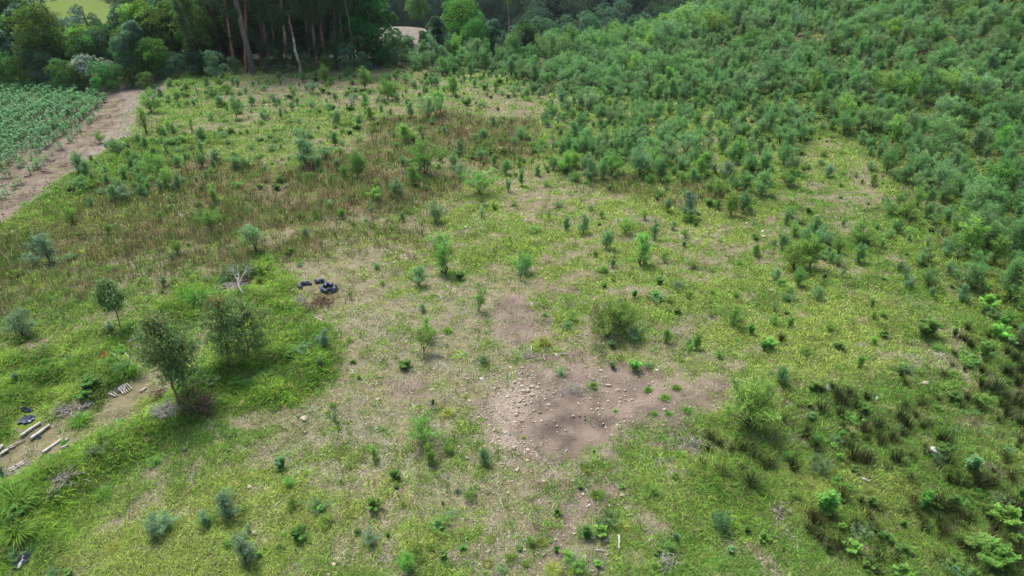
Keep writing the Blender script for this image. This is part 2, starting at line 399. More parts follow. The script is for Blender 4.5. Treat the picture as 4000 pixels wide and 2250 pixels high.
# ground: attribute col = (bare soil, green cover, pale / stony)   col2 = (tall dry grass, field, forest floor)
def ground_mat():
    m, nt, N, K = new_mat('ground_soil_and_litter')
    out = N.new('ShaderNodeOutputMaterial'); pb = N.new('ShaderNodeBsdfPrincipled')
    pb.inputs['Roughness'].default_value = 0.95; pb.inputs['Specular IOR Level'].default_value = 0.1
    geo = N.new('ShaderNodeNewGeometry')
    def noise(scale, detail=4, rough=0.6):
        n = N.new('ShaderNodeTexNoise'); n.inputs['Scale'].default_value = scale; n.inputs['Detail'].default_value = detail
        n.inputs['Roughness'].default_value = rough
        K.new(geo.outputs['Position'], n.inputs['Vector']); return n.outputs['Fac']
    def ramp(src, p0, c0, p1, c1):
        r = N.new('ShaderNodeValToRGB'); e = r.color_ramp.elements
        e[0].position = p0; e[1].position = p1; e[0].color = (*c0, 1); e[1].color = (*c1, 1)
        K.new(src, r.inputs[0]); return r.outputs[0]
    def mix(f, a, b):
        x = N.new('ShaderNodeMix'); x.data_type = 'RGBA'
        K.new(f, x.inputs['Factor'])
        K.new(a, x.inputs['A']); K.new(b, x.inputs['B']); return x.outputs['Result']
    def attr(nm):
        a = N.new('ShaderNodeAttribute'); a.attribute_name = nm
        s = N.new('ShaderNodeSeparateXYZ'); K.new(a.outputs['Vector'], s.inputs[0]); return s.outputs
    def thr(w, n, soft=0.16):
        # crisp threshold of weight against noise
        a = N.new('ShaderNodeMath'); a.operation = 'ADD'; K.new(w, a.inputs[0]); K.new(n, a.inputs[1])
        r = N.new('ShaderNodeMapRange'); r.interpolation_type = 'SMOOTHSTEP'
        r.inputs['From Min'].default_value = 1.0 - soft; r.inputs['From Max'].default_value = 1.0 + soft
        K.new(a.outputs[0], r.inputs['Value']); return r.outputs[0]
    nf = noise(26, 5, 0.7); nm = noise(5.5, 4, 0.6); nl = noise(0.9, 4); nx = noise(70, 2)
    A = attr('col'); B = attr('col2')
    litter = ramp(nf, 0.34, (0.14, 0.125, 0.07), 0.66, (0.37, 0.345, 0.22))
    litter2 = ramp(nx, 0.3, (0.17, 0.15, 0.095), 0.7, (0.33, 0.31, 0.20))
    litter = mix(nm, litter, litter2)
    dk = noise(2.3, 5, .7)
    dkr = ramp(dk, .35, (.62, .64, .52), .6, (1.08, 1.06, 1.02))
    m0 = N.new('ShaderNodeVectorMath'); m0.operation = 'MULTIPLY'; K.new(litter, m0.inputs[0]); K.new(dkr, m0.inputs[1]); litter = m0.outputs[0]
    green = ramp(nf, 0.3, (0.08, 0.13, 0.025), 0.7, (0.23, 0.33, 0.06))
    soil = ramp(nl, 0.35, (0.155, 0.123, 0.098), 0.62, (0.30, 0.245, 0.195))
    soil_f = ramp(nf, 0.25, (0.65, 0.65, 0.65), 0.75, (1.18, 1.15, 1.12))
    mm = N.new('ShaderNodeVectorMath'); mm.operation = 'MULTIPLY'; K.new(soil, mm.inputs[0]); K.new(soil_f, mm.inputs[1]); soil = mm.outputs[0]
    pale = ramp(nm, 0.35, (0.36, 0.29, 0.22), 0.65, (0.50, 0.44, 0.36))
    tall = ramp(nf, 0.3, (0.085, 0.075, 0.030), 0.7, (0.19, 0.16, 0.075))
    fa = ramp(nf, 0.35, (0.15, 0.115, 0.088), 0.65, (0.27, 0.22, 0.175)); fb = ramp(nf, 0.35, (0.22, 0.20, 0.165), 0.65, (0.36, 0.335, 0.29))
    nb_ = noise(.8, 7, .75); fr_ = ramp(nb_, .38, (0, 0, 0), .62, (1, 1, 1)); field = mix(fr_, fa, fb)
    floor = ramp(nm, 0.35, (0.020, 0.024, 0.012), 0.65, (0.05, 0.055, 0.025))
    c = mix(thr(A[1], nm), litter, green)
    c = mix(thr(B[0], nm), c, tall)
    ns_ = noise(3.2, 7, .72)
    c = mix(thr(A[0], ns_, .09), c, soil)
    c = mix(thr(A[2], nf), c, pale)
    c = mix(thr(B[1], nf), c, field)
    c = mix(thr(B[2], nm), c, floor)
    K.new(c, pb.inputs['Base Color'])
    bp = N.new('ShaderNodeBump'); bp.inputs['Strength'].default_value = 0.7; bp.inputs['Distance'].default_value = 0.06
    K.new(nf, bp.inputs['Height']); K.new(bp.outputs[0], pb.inputs['Normal'])
    K.new(pb.outputs[0], out.inputs[0])
    return m

def tag(o, label=None, cat=None, group=None, kind=None):
    if label: o['label'] = label
    if cat: o['category'] = cat
    if group: o['group'] = group
    if kind: o['kind'] = kind
    return o

# ------------------------------------------------------------------ zone weights
def Zs(x, y):
    z = {}
    z['corn'] = zone(P['corn'], x, y, 1.0, 1.6, 1)
    z['soil'] = np.maximum.reduce([zone(P['soil1'], x, y, 1.7, 1.3, 2) * (.62 + .55 * smooth((fbm(x, y, 1.5, 205) - .34) / .25)), zone(P['soil2'], x, y, 0.9, 0.7, 3) * .75, zone(P['soil3'], x, y, .8, .7, 4) * .75,
                                   zone(P['soil4'], x, y, 1.0, .9, 5) * .74, zone(P['soil7'], x, y, 1.4, 1.3, 34) * .5, zone(P['soil5'], x, y, 2, 1.2, 6) * .4, zone(P['soil6'], x, y, 1, 1, 7) * .45])
    z['soil'] = np.maximum(z['soil'], 0.5 * smooth((fbm(x, y, 5.0, 31) - 0.63) / 0.12))
    z['dark'] = np.maximum.reduce([zone(P['dark1'], x, y, .5, .4, 8), zone(P['dark2'], x, y, .6, .5, 9), zone(P['dark3'], x, y, .6, .5, 10)])
    z['rubble'] = np.maximum(zone(P['rubble'], x, y, .9, .6, 11), .6 * zone(P['rubble2'], x, y, .9, .6, 12))
    z['tall'] = np.maximum.reduce([zone(P['tall1'], x, y, 2.2, 2, 13), .55 * zone(P['tall2'], x, y, 2.0, 1.6, 14), .6 * zone(P['tall3'], x, y, 1.5, 1.2, 15)])
    z['tall'] = z['tall'] * (0.55 + 0.9 * smooth((fbm(x, y, 6.5, 41) - 0.3) / 0.4))
    z['lush'] = np.maximum.reduce([zone(P['lush1'], x, y, .7, .7, 16), .9 * zone(P['lush2'], x, y, .9, .8, 17), .8 * zone(P['lush3'], x, y, 1.5, 1.2, 18), .8 * zone(P['lush4'], x, y, .7, .6, 19)])
    z['logs'] = zone(P['logs'], x, y, .6, .5, 20)
    z['lush'] = z['lush'] * (1 - .75 * z['logs'] * smooth((fbm(x, y, 1.6, 61) - .35) / .2))
    z['rush'] = zone(P['rush'], x, y, 1.2, 1.0, 21)
    z['litter'] = zone(P['litter'], x, y, 2.5, 1.5, 22)
    z['thick'] = zone(P['thick'], x, y, 1.5, 1.2, 23)
    z['pale'] = np.maximum(.75 * zone(P['pale1'], x, y, 2, 2, 24), .6 * zone(P['clear'], x, y, 2, 1.5, 25))
    return z

def green_w(x, y, z):
    g = 0.56 + 0.55 * (fbm(x, y, 3.2, 71, 3) - 0.5) + 1.05 * (fbm(x, y, .95, 73, 3) - 0.5) + 0.7 * (vnoise(x, y, .33, 74) - 0.5) + 0.6 * (fbm(x, y, 11, 72, 2) - 0.5)
    g = g - 0.20 * z['litter'] + 0.5 * z['lush'] + 0.16 * smooth((x - 3) / 12) * (1 - z['rush']) + 0.15 * smooth((-x - 8) / 8) * smooth((24 - y) / 10) - .25 * z['pale']
    g = g - .35 * z['logs']
    return np.clip(g, 0, 1)

# ------------------------------------------------------------------ ground sheet
def build_ground():
    X, Y, Z = G.X.ravel(), G.Y.ravel(), G.Z.ravel()
    nx, ny = len(G.xs), len(G.ys)
    idx = np.arange(nx * ny).reshape(ny, nx)
    F = np.stack([idx[:-1, :-1], idx[:-1, 1:], idx[1:, 1:], idx[1:, :-1]], -1).reshape(-1, 4)
    near = Y < 125
    z = {k: np.zeros(len(X)) for k in ('corn', 'soil', 'dark', 'rubble', 'tall', 'lush', 'logs', 'rush', 'litter', 'thick', 'pale')}
    zn = Zs(X[near], Y[near])
    for k in zn: z[k][near] = zn[k]
    g = green_w(X, Y, z)
    knoll = np.exp(-(((X + 22) / 9.5) ** 2 + ((Y - 131) / 19) ** 2) ** 2)
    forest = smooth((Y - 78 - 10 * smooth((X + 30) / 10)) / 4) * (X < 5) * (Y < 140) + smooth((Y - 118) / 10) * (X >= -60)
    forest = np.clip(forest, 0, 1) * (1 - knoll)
    pasture = np.clip(np.exp(-(((X + 116) / 42) ** 2 + ((Y - 222) / 36) ** 2) ** 2) + np.exp(-(((X + 18) / 18) ** 2 + ((Y - 335) / 60) ** 2) ** 2), 0, 1)
    g = np.maximum(g, pasture * .62)
    forest = forest * (1 - pasture * .35)
    rowsd = np.full(len(X), -50.0); rowsd[near] = poly_sd(P['cornrows'], X[near] + 1.2 * (fbm(X[near], Y[near], 2.0, 230) - .5), Y[near])
    br = smooth((rowsd + 2.6) / 1.6) * (z['corn'] > .3)
    c1 = np.stack([np.maximum(z['soil'], br * 1.1) * .92 + .3 * z['dark'] + .3 * z['logs'] * (1 - z['lush']), g * (1 - .5 * z['tall']), z['rubble'] * .52 + z['pale'] * .35 + knoll * .6 + .25 * z['logs'] * (1 - z['lush'])], 1)
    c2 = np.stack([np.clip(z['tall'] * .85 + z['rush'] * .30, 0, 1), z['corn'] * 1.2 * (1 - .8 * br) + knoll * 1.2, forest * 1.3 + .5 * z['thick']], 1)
    b = Buf(); b.add(np.stack([X, Y, Z], 1), F, c1)
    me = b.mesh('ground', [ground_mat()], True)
    a = me.color_attributes.new('col2', 'FLOAT_COLOR', 'POINT')
    rgba = np.ones((len(X), 4), np.float32); rgba[:, :3] = c2
    a.data.foreach_set('color', rgba.ravel())
    o = bpy.data.objects.new('ground', me); COL.objects.link(o)
    tag(o, kind='structure')
build_ground()

# ------------------------------------------------------------------ grass cover (nobody could count it)
def blades(buf, X, Y, Zg, yaw, L, W, lean, col, curl=0.35, seg3=False):
    """n blades, each a tapered strip of one quad and one triangle"""
    n = len(X)
    d = np.stack([np.cos(yaw) * np.sin(lean), np.sin(yaw) * np.sin(lean), np.cos(lean)], 1)
    s = np.stack([-np.sin(yaw), np.cos(yaw), np.zeros(n)], 1) * W[:, None] * .5
    # turn the blade's face a random amount about its own axis
    base = np.stack([X, Y, Zg], 1)
    mid = base + d * L[:, None] * .55
    out = np.stack([np.cos(yaw), np.sin(yaw), np.zeros(n)], 1)
    tip = base + d * L[:, None] * .92 + out * L[:, None] * curl - np.array([0, 0, 1.0]) * L[:, None] * curl * .35
    V = np.stack([base - s, base + s, mid + s * .8, mid - s * .8, tip], 1).reshape(-1, 3)
    k = np.arange(n)[:, None] * 5
    buf.add(V, k + np.array([[0, 1, 2, 3]]), np.repeat(col, 5, axis=0))
    # tips share the strip's vertices
    buf.f[3].append(k + np.array([[3, 2, 4]]) + buf.n - 5 * n); buf.m[3].append(np.zeros(n, int))

def screen_points(n, vmin=165, vmax=1560, umin=-190, umax=2766):
    """points on the slope, thicker where one stands nearer"""
    u = RNG.uniform(umin, umax, n); v = RNG.uniform(vmin, vmax, n)
    X, Y = [], []
    dx, dy, dz = ray_dir(u, v)
    t = -CAM_H / dz
    x, y = dx * t, dy * t
    for _ in range(4):                                  # follow the slope
        t = (CAM_H - h_base(x, y)) / -dz
        t = np.clip(t, 5, 160); x, y = dx * t, dy * t
    return x, y

def jitter_col(rgb, n, s=0.18, hue=0.10):
    c = np.array(rgb)[None, :] * np.exp(RNG.normal(0, s, (n, 1)))
    return np.clip(c * (1 + RNG.normal(0, hue, (n, 3)) * np.array([1, .5, 1.0])), 0.004, 0.9)

def tufts(x, y, nb, spread, Lm, Wpx, cols, lean_m, lean_s=.35, curl=.35, coltuft=.33):
    """x, y: tuft centres; nb blades each"""
    n = len(x); r = np.repeat
    zc = G.h(x, y)
    pm = px_m(x, y, zc)
    tc = np.exp(RNG.normal(0, coltuft, (n, 1)))
    N_ = n * nb
    X = r(x, nb) + RNG.normal(0, 1, N_) * r(spread, nb); Y = r(y, nb) + RNG.normal(0, 1, N_) * r(spread, nb)
    Zg = G.h(X, Y) - 0.01
    L = r(Lm, nb) * RNG.uniform(.55, 1.25, N_)
    W = np.maximum(r(pm, nb) * Wpx, 0.006) * RNG.uniform(.6, 1.3, N_)
    yaw = RNG.uniform(0, 2 * math.pi, N_)
    lean = np.clip(np.abs(RNG.normal(lean_m, lean_s, N_)), 0.02, 1.5)
    col = r(cols * tc, nb, axis=0) * np.exp(RNG.normal(0, .26, (N_, 1)))
    return X, Y, Zg, yaw, L, W, lean, np.clip(col, 0.004, .9), curl

CLR = [at(r_, c_, tx, ty)[:2] + (rad,) for r_, c_, tx, ty, rad in [
    (2, 0, 270, 1325, 1.0), (2, 0, 270, 1250, .6), (2, 0, 300, 1200, .4), (2, 0, 690, 700, .7), (3, 0, 215, 1300, .75), (3, 0, 330, 1180, .3), (3, 0, 1860, 190, .3), (3, 0, 390, 58, .35), (2, 0, 1050, 690, .35), (2, 0, 845, 1010, .4), (2, 0, 1840, 455, .4),
    (2, 0, 1260, 1030, 1.0), (2, 0, 1140, 1090, .5), (2, 0, 1440, 1040, .4), (2, 0, 1620, 1030, .5), (2, 0, 1170, 705, .55), (2, 0, 1280, 690, .5), (2, 0, 1340, 530, .7), (3, 0, 310, 0, .8), (3, 0, 250, 40, .6), (3, 0, 400, 20, .8), (3, 0, 520, 160, .8), (3, 0, 600, 110, .4), (3, 0, 650, 160, .4), (3, 0, 160, 130, .6), (3, 0, 60, 210, .9),
    (3, 0, 180, 350, .7), (3, 0, 220, 410, .8), (3, 0, 270, 350, .5), (3, 0, 60, 520, .4), (2, 1, 730, 20, .8), (1, 1, 630, 1435, .7), (1, 1, 500, 1445, .7), (1, 0, 2430, 1430, 1.6), (2, 0, 750, 1220, .9), (2, 0, 1700, 1190, .9), (2, 0, 1620, 1270, .7), (2, 0, 1250, 1150, .9), (2, 0, 560, 1180, .4), (3, 0, 600, 490, .6), (3, 0, 1030, 200, .5), (2, 1, 680, 140, .6), (2, 2, 200, 690, .6)]]
def keep_of(x, y):
    k = (y > 5) & (y < 98)
    for cx, cy, rad in CLR:
        k &= (x - cx) ** 2 + (y - cy) ** 2 > (rad * .62) ** 2 * (0.6 + .8 * vnoise(x, y, .35, 12))
    return k

def build_grass():
    # short green and yellow-green grass
    x, y = screen_points(210000); k = keep_of(x, y); x, y = x[k], y[k]
    z = Zs(x, y); g = green_w(x, y, z)
    p = 0.16 + 1.1 * smooth((g - 0.30) / 0.32)
    p = p * (1 - .90 * z['soil']) * (1 - .55 * z['rubble']) * (1 - z['corn'] * .90) * (1 - .45 * z['tall']) * (1 - .35 * z['thick']) * (1 - .35 * z['dark']) * (1 - .5 * z['logs'] * (z['lush'] < .5))
    k = RNG.random(len(x)) < p; x, y = x[k], y[k]; z = {a: b[k] for a, b in z.items()}; g = g[k]
    n = len(x)
    hue = fbm(x, y, 2.2, 81, 3); hue2 = fbm(x, y, 9, 82, 2)
    A = np.array([0.34, 0.46, 0.105]); B = np.array([0.145, 0.31, 0.05]); D = np.array([0.27, 0.26, 0.13])
    w = np.clip(0.55 + 2.2 * (hue - .5) + 1.4 * (hue2 - .5) - .55 * z['lush'] - .3 * z['rush'] - .25 * smooth((y - 40) / 35), 0, 1)[:, None]
    col = B * (1 - w) + A * w
    dry = (RNG.random(n) < .22)[:, None]
    col = np.where(dry, D, col)
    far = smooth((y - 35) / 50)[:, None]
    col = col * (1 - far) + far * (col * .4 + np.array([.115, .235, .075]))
    bright = RNG.random(n) < .03
    bright &= y < 34; col[bright] = np.array([0.40, 0.48, 0.09]) * (0.8 + .4 * RNG.random((bright.sum(), 1)))
    L = (0.10 + 0.10 * z['lush'] + 0.05 * z['rush'] + .05 * g) * RNG.uniform(.7, 1.5, n) * (1 + .7 * smooth((y - 25) / 40))
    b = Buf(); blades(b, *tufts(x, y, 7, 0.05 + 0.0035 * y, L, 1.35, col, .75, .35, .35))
    tag(b.obj('short_grass', [M['grass']]), 'patchy short green and yellow-green grass covering the open slope', 'grass', kind='stuff')
    # pale dead litter lying flat
    x, y = screen_points(80000); k = keep_of(x, y); x, y = x[k], y[k]
    z = Zs(x, y); g = green_w(x, y, z)
    p = np.clip(.95 - .8 * g, .12, 1) * (1 - .80 * z['soil']) * (1 - z['lush'] * .8) * (1 - z['corn'] * .97) * (1 - .5 * z['thick'])
    k = RNG.random(len(x)) < p; x, y = x[k], y[k]; n = len(x)
    w = np.clip(.5 + 2 * (fbm(x, y, 2.8, 91) - .5), 0, 1)[:, None]
    col = np.array([0.49, 0.46, 0.37]) * w + (1 - w) * np.array([0.36, 0.32, 0.20])
    gr = RNG.random(n) < .3; col[gr] = np.array([0.40, 0.40, 0.385])
    b = Buf(); blades(b, *tufts(x, y, 5, 0.06 + .003 * y, RNG.uniform(.07, .19, n) * (1 + y * .012), 1.0, col, 1.28, .16, .12))
    tag(b.obj('dry_litter', [M['grass']]), 'pale dead grass and twig litter lying between the green tufts', 'grass litter', kind='stuff')
    # tall brown seeding grass
    x, y = screen_points(75000, 180, 1500); k = keep_of(x, y); x, y = x[k], y[k]
    z = Zs(x, y)
    p = np.clip(z['tall'] + .22 * z['rush'] + .06 * z['thick'] + .05 * (fbm(x, y, 4, 95) > .5) + .10 * smooth((y - 45) / 20), 0, 1) * (1 - z['corn']) * (1 - .9 * z['soil']) * (1 - .6 * z['lush'])
    k = RNG.random(len(x)) < p; x, y = x[k], y[k]; n = len(x); zt = z['tall'][k]
    w = np.clip(.38 + 2.4 * (fbm(x, y, 1.8, 96) - .5), 0, 1)[:, None]
    col = np.array([0.245, 0.205, 0.11]) * w + (1 - w) * np.array([0.13, 0.22, 0.045])
    st = RNG.random(n) < .16; col[st] = np.array([0.36, 0.30, 0.18])
    rd = RNG.random(n) < .08; col[rd] = np.array([0.21, 0.115, 0.075])
    L = (0.28 + .22 * zt) * RNG.uniform(.6, 1.25, n)
    b = Buf(); blades(b, *tufts(x, y, 8, 0.05 + .0022 * y, L, 1.0, col, .22, .16, .18))
    tag(b.obj('tall_dry_grass', [M['grass']]), 'tall brown seeding grass standing across the upper slope', 'grass', kind='stuff')
    # lush bank grass
    x, y = screen_points(110000, 220, 1560); k = keep_of(x, y); x, y = x[k], y[k]
    z = Zs(x, y)
    nn = fbm(x, y, 2.4, 101)
    p = np.clip(z['lush'] * 1.1 + .42 * smooth((fbm(x, y, 1.0, 108) - .50) / .10) * (.55 + .45 * smooth((50 - y) / 20)) * (1 - z['litter'] * .45) + .5 * z['thick'], 0, 1) * (1 - .9 * z['soil']) * (1 - z['corn'])
    k = RNG.random(len(x)) < p; x, y = x[k], y[k]; n = len(x); zl = z['lush'][k]
    w = np.clip(.5 + 3.0 * (fbm(x, y, 1.1, 102) - .5), 0, 1)[:, None]
    col = np.array([0.27, 0.47, 0.06]) * w + (1 - w) * np.array([0.085, 0.19, 0.030])
    dr = RNG.random(n) < .10; col[dr] = np.array([0.33, 0.27, 0.13])
    L = (0.14 + .17 * zl) * RNG.uniform(.6, 1.35, n)
    b = Buf(); blades(b, *tufts(x, y, 8, 0.055 + .0015 * y, L, 1.35, col, .62, .3, .55))
    tag(b.obj('lush_grass', [M['grass']]), 'thick bright green creeping grass on the banks beside the logs', 'grass', kind='stuff')
build_grass()

def build_gravel():
    b = Buf()
    x, y = screen_points(42000, 600, 1560, 700, 2000); z = Zs(x, y)
    p = np.clip(z['rubble'] * .8 + .18 * z['soil'] + .02, 0, 1) * (1 - .6 * z['dark'])
    k = (RNG.random(len(x)) < p) & (y > 5) & (y < 45); x, y = x[k], y[k]; n = len(x)
    r = np.exp(RNG.normal(math.log(.022), .55, n)); r = np.clip(r, .009, .09)
    oc = np.array([(1, 0, 0), (0, 1, 0), (-1, 0, 0), (0, -1, 0), (0, 0, .75), (0, 0, -.6)], float)
    V = oc[None] * RNG.uniform(.65, 1.25, (n, 6, 1)) * r[:, None, None]
    a = RNG.uniform(0, 6.28, n); ca, sa = np.cos(a)[:, None], np.sin(a)[:, None]
    V = np.stack([V[..., 0] * ca - V[..., 1] * sa, V[..., 0] * sa + V[..., 1] * ca, V[..., 2]], -1)
    V += np.stack([x, y, G.h(x, y) + r * .2], 1)[:, None]
    F = np.array([(0, 1, 4), (1, 2, 4), (2, 3, 4), (3, 0, 4), (1, 0, 5), (2, 1, 5), (3, 2, 5), (0, 3, 5)])
    FF = (np.arange(n)[:, None, None] * 6 + F[None]).reshape(-1, 3)
    c = np.repeat(jitter_col((0.46, 0.385, 0.29), n, .25, .05), 6, axis=0)
    b.add(V.reshape(-1, 3), FF, c)
    mt = solid_mat('gravel_stone', (1, 1, 1), attr=True, noise=.15, scale=30)
    tag(b.obj('gravel', [mt]), 'pale pebbles and chips strewn over the bare brown soil', 'gravel', kind='stuff')
build_gravel()

def build_clods():
    b = Buf()
    x = RNG.uniform(-75, -18, 26000); y = RNG.uniform(24, 84, 26000)
    k = (RNG.random(len(x)) < zone(P['corn'], x, y, .4, .6, 1) * (.12 + .5 * (fbm(x, y, 2.2, 220) > .52)) * (poly_sd(P['cornrows'], x, y) < 2)) ; x, y = x[k], y[k]; n = len(x)
    r = np.clip(np.exp(RNG.normal(math.log(.05), .5, n)), .02, .17)
    oc = np.array([(1, 0, 0), (0, 1, 0), (-1, 0, 0), (0, -1, 0), (0, 0, .6), (0, 0, -.6)], float)
    V = oc[None] * RNG.uniform(.5, 1.4, (n, 6, 1)) * r[:, None, None]
    V += np.stack([x, y, G.h(x, y) + r * .1], 1)[:, None]
    F = np.array([(0, 1, 4), (1, 2, 4), (2, 3, 4), (3, 0, 4), (1, 0, 5), (2, 1, 5), (3, 2, 5), (0, 3, 5)])
    FF = (np.arange(n)[:, None, None] * 6 + F[None]).reshape(-1, 3)
    b.add(V.reshape(-1, 3), FF, np.repeat(jitter_col((0.20, 0.155, 0.115), n, .35, .06), 6, axis=0))
    tag(b.obj('soil_clods', [solid_mat('clod_earth', (1, 1, 1), attr=True, noise=.2, scale=20)]), 'brown clods and crumbs of earth along the dirt track beside the maize', 'clods', kind='stuff')
build_clods()

# ------------------------------------------------------------------ plant shapes
def feathery(seed, nst=5, wid=0.42, nb=11, nfr=8, leafL=.10, leafW=.013, up=0.85, low=.12):
    """acacia-like shrub one metre high: (stems buffer, leaf buffer)"""
    r = np.random.default_rng(seed)
    sb, lb = Buf(), Buf()
    for s in range(nst):
        a = 2 * math.pi * (s + r.uniform(-.3, .3)) / nst
        tilt = r.uniform(.05, 1.0) * wid if s else 0.04
        top = np.array([math.cos(a) * tilt, math.sin(a) * tilt, r.uniform(.72, 1.05) * (1 - .5 * tilt / wid * r.uniform(.3, 1))])
        ts = np.linspace(0, 1, 6)
        pts = np.stack([top[0] * ts ** 1.3, top[1] * ts ** 1.3, top[2] * ts], 1) + np.vstack([np.zeros((1, 3)), r.normal(0, .012, (5, 3))])
        tube(sb, pts, np.linspace(.012, .003, 6), sides=4)
        for k in range(nb):
            t = low + (1 - low) * (k + r.random()) / nb
            p0 = np.array([np.interp(t, ts, pts[:, i]) for i in range(3)])
            ba = r.uniform(0, 6.28); bl = (0.09 + .27 * (1 - t) ** .8) * (wid / .42) * r.uniform(.6, 1.2)
            bd = np.array([math.cos(ba), math.sin(ba), up + .4 * t]); bd /= np.linalg.norm(bd)
            p1 = p0 + bd * bl
            tube(sb, [p0, (p0 + p1) / 2 + [0, 0, .01], p1], [.004, .003, .0015], sides=3, cap=False)
            for q in range(nfr):
                f = .25 + .75 * (q + r.random()) / nfr
                c = p0 + (p1 - p0) * f
                m = 5
                dd = unit(r.normal(0, 1, (m, 3)) * [1, 1, .9] + bd * .8 + [0, 0, .35])
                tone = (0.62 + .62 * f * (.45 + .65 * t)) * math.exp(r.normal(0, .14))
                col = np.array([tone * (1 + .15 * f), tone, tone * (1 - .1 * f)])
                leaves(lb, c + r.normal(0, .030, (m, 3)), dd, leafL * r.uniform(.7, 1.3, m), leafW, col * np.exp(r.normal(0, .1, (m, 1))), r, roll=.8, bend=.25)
    return sb, lb

def broadleaf(seed, nst=5, leafL=.20, leafW=.085, wid=.45, nl=16):
    r = np.random.default_rng(seed); sb, lb = Buf(), Buf()
    for s in range(nst):
        a = 2 * math.pi * (s + r.uniform(-.3, .3)) / nst; tilt = wid * (r.uniform(.3, 1) if s else .05)
        top = np.array([math.cos(a) * tilt, math.sin(a) * tilt, 1 - .45 * (tilt / wid) * r.uniform(.5, 1)])
        ts = np.linspace(0, 1, 5); pts = np.stack([top[0] * ts, top[1] * ts, top[2] * ts ** .9], 1)
        tube(sb, pts, np.linspace(.014, .005, 5), sides=4)
        for k in range(nl):
            t = .25 + .75 * (k + r.random()) / nl
            c = np.array([np.interp(t, ts, pts[:, i]) for i in range(3)])
            m = 3; ang = k * 2.4 + np.arange(m) * 2.1
            dd = np.stack([np.cos(ang), np.sin(ang), np.full(m, .25 + .5 * t) + r.normal(0, .2, m)], 1)
            ln = leafL * (1.15 - .5 * t) * r.uniform(.7, 1.25, m)
            tone = (.75 + .5 * t) * math.exp(r.normal(0, .12))
            # a compound leaf: leaflets in pairs along a midrib
            du = unit(dd)
            for w in range(m):
                side = unit(np.cross(du[w], [0, 0, 1.0]))
                for q in (.35, .65, 1.0):
                    b0 = c + du[w] * ln[w] * q * .8
                    ds = np.array([du[w] * .6 + side, du[w] * .6 - side]) if q < 1 else np.array([du[w], du[w] + side * .5])
                    leaves(lb, np.tile(b0, (2, 1)), ds, ln[w] * .62, leafW * .62, np.array([tone, tone, tone * .9]) * np.exp(r.normal(0, .1, (2, 1))), r, roll=.25, bend=.18)
    return sb, lb

def blade_clump(seed, n, L, W, lean, lean_s, curl, base_r, colf=lambda r, n: np.exp(r.normal(0, .2, (n, 1))) * np.ones((1, 3)), segs=4, tip_tint=0.0):
    r = np.random.default_rng(seed); b = Buf()
    a = r.uniform(0, 6.28, n); rr = base_r * np.sqrt(r.random(n)); ln = L * r.uniform(.55, 1.15, n); le = np.clip(r.normal(lean, lean_s, n), .02, 1.4)
    b0 = np.stack([np.cos(a) * rr, np.sin(a) * rr, np.full(n, -.02)], 1)
    side = np.stack([-np.sin(a), np.cos(a), np.zeros(n)], 1)
    cols = colf(r, n); cu = curl * r.uniform(.4, 1.5, n)
    P0 = b0; ring = []
    for k in range(segs + 1):
        t = k / segs
        ang = le + cu * t * t * 1.6
        if k:
            P0 = P0 + np.stack([np.cos(a) * np.sin(ang), np.sin(a) * np.sin(ang), np.cos(ang)], 1) * (ln / segs)[:, None]
        w = W * (1 - t ** 2.0) * .5 + .0008
        ring.append(np.stack([P0 - side * w, P0 + side * w], 1))
    V = np.stack(ring, 1).reshape(n, -1, 3)
    k = np.arange(n)[:, None, None] * (segs + 1) * 2
    F = np.array([[2 * i, 2 * i + 1, 2 * i + 3, 2 * i + 2] for i in range(segs)])[None]
    tt = np.repeat(np.linspace(0, 1, segs + 1), 2)[None, :, None]
    C = cols[:, None, :] * (1 - tip_tint * tt * np.array([0, .25, .4]))  # green and blue shift towards the tip; negative leaves the base darker
    b.add(V.reshape(-1, 3), (k + F).reshape(-1, 4), (C * np.ones((n, (segs + 1) * 2, 3))).reshape(-1, 3))
    return b

def mesh_pair(sb, lb, nm, leafmats):
    s = sb.mesh(nm + '_stems', [M['twig']])
    base = lb.mesh(nm + '_leaves', [M['green']])
    out = {}
    for k in leafmats:
        c = base.copy(); c.materials[0] = M[k]; out[k] = c
    return s, out

LM = ['seed', 'green', 'blue', 'grey', 'bright', 'yellow', 'thicket', 'gum']
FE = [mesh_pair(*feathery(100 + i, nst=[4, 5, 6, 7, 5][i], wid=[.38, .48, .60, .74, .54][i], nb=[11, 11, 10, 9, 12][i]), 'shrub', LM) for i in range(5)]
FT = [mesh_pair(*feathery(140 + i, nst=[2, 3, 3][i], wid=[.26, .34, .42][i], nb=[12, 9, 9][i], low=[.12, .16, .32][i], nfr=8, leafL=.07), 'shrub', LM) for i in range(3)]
FB = [mesh_pair(*broadleaf(160 + i, nst=[4, 6, 8][i], wid=[.42, .6, .75][i]), 'seedling', LM) for i in range(3)]

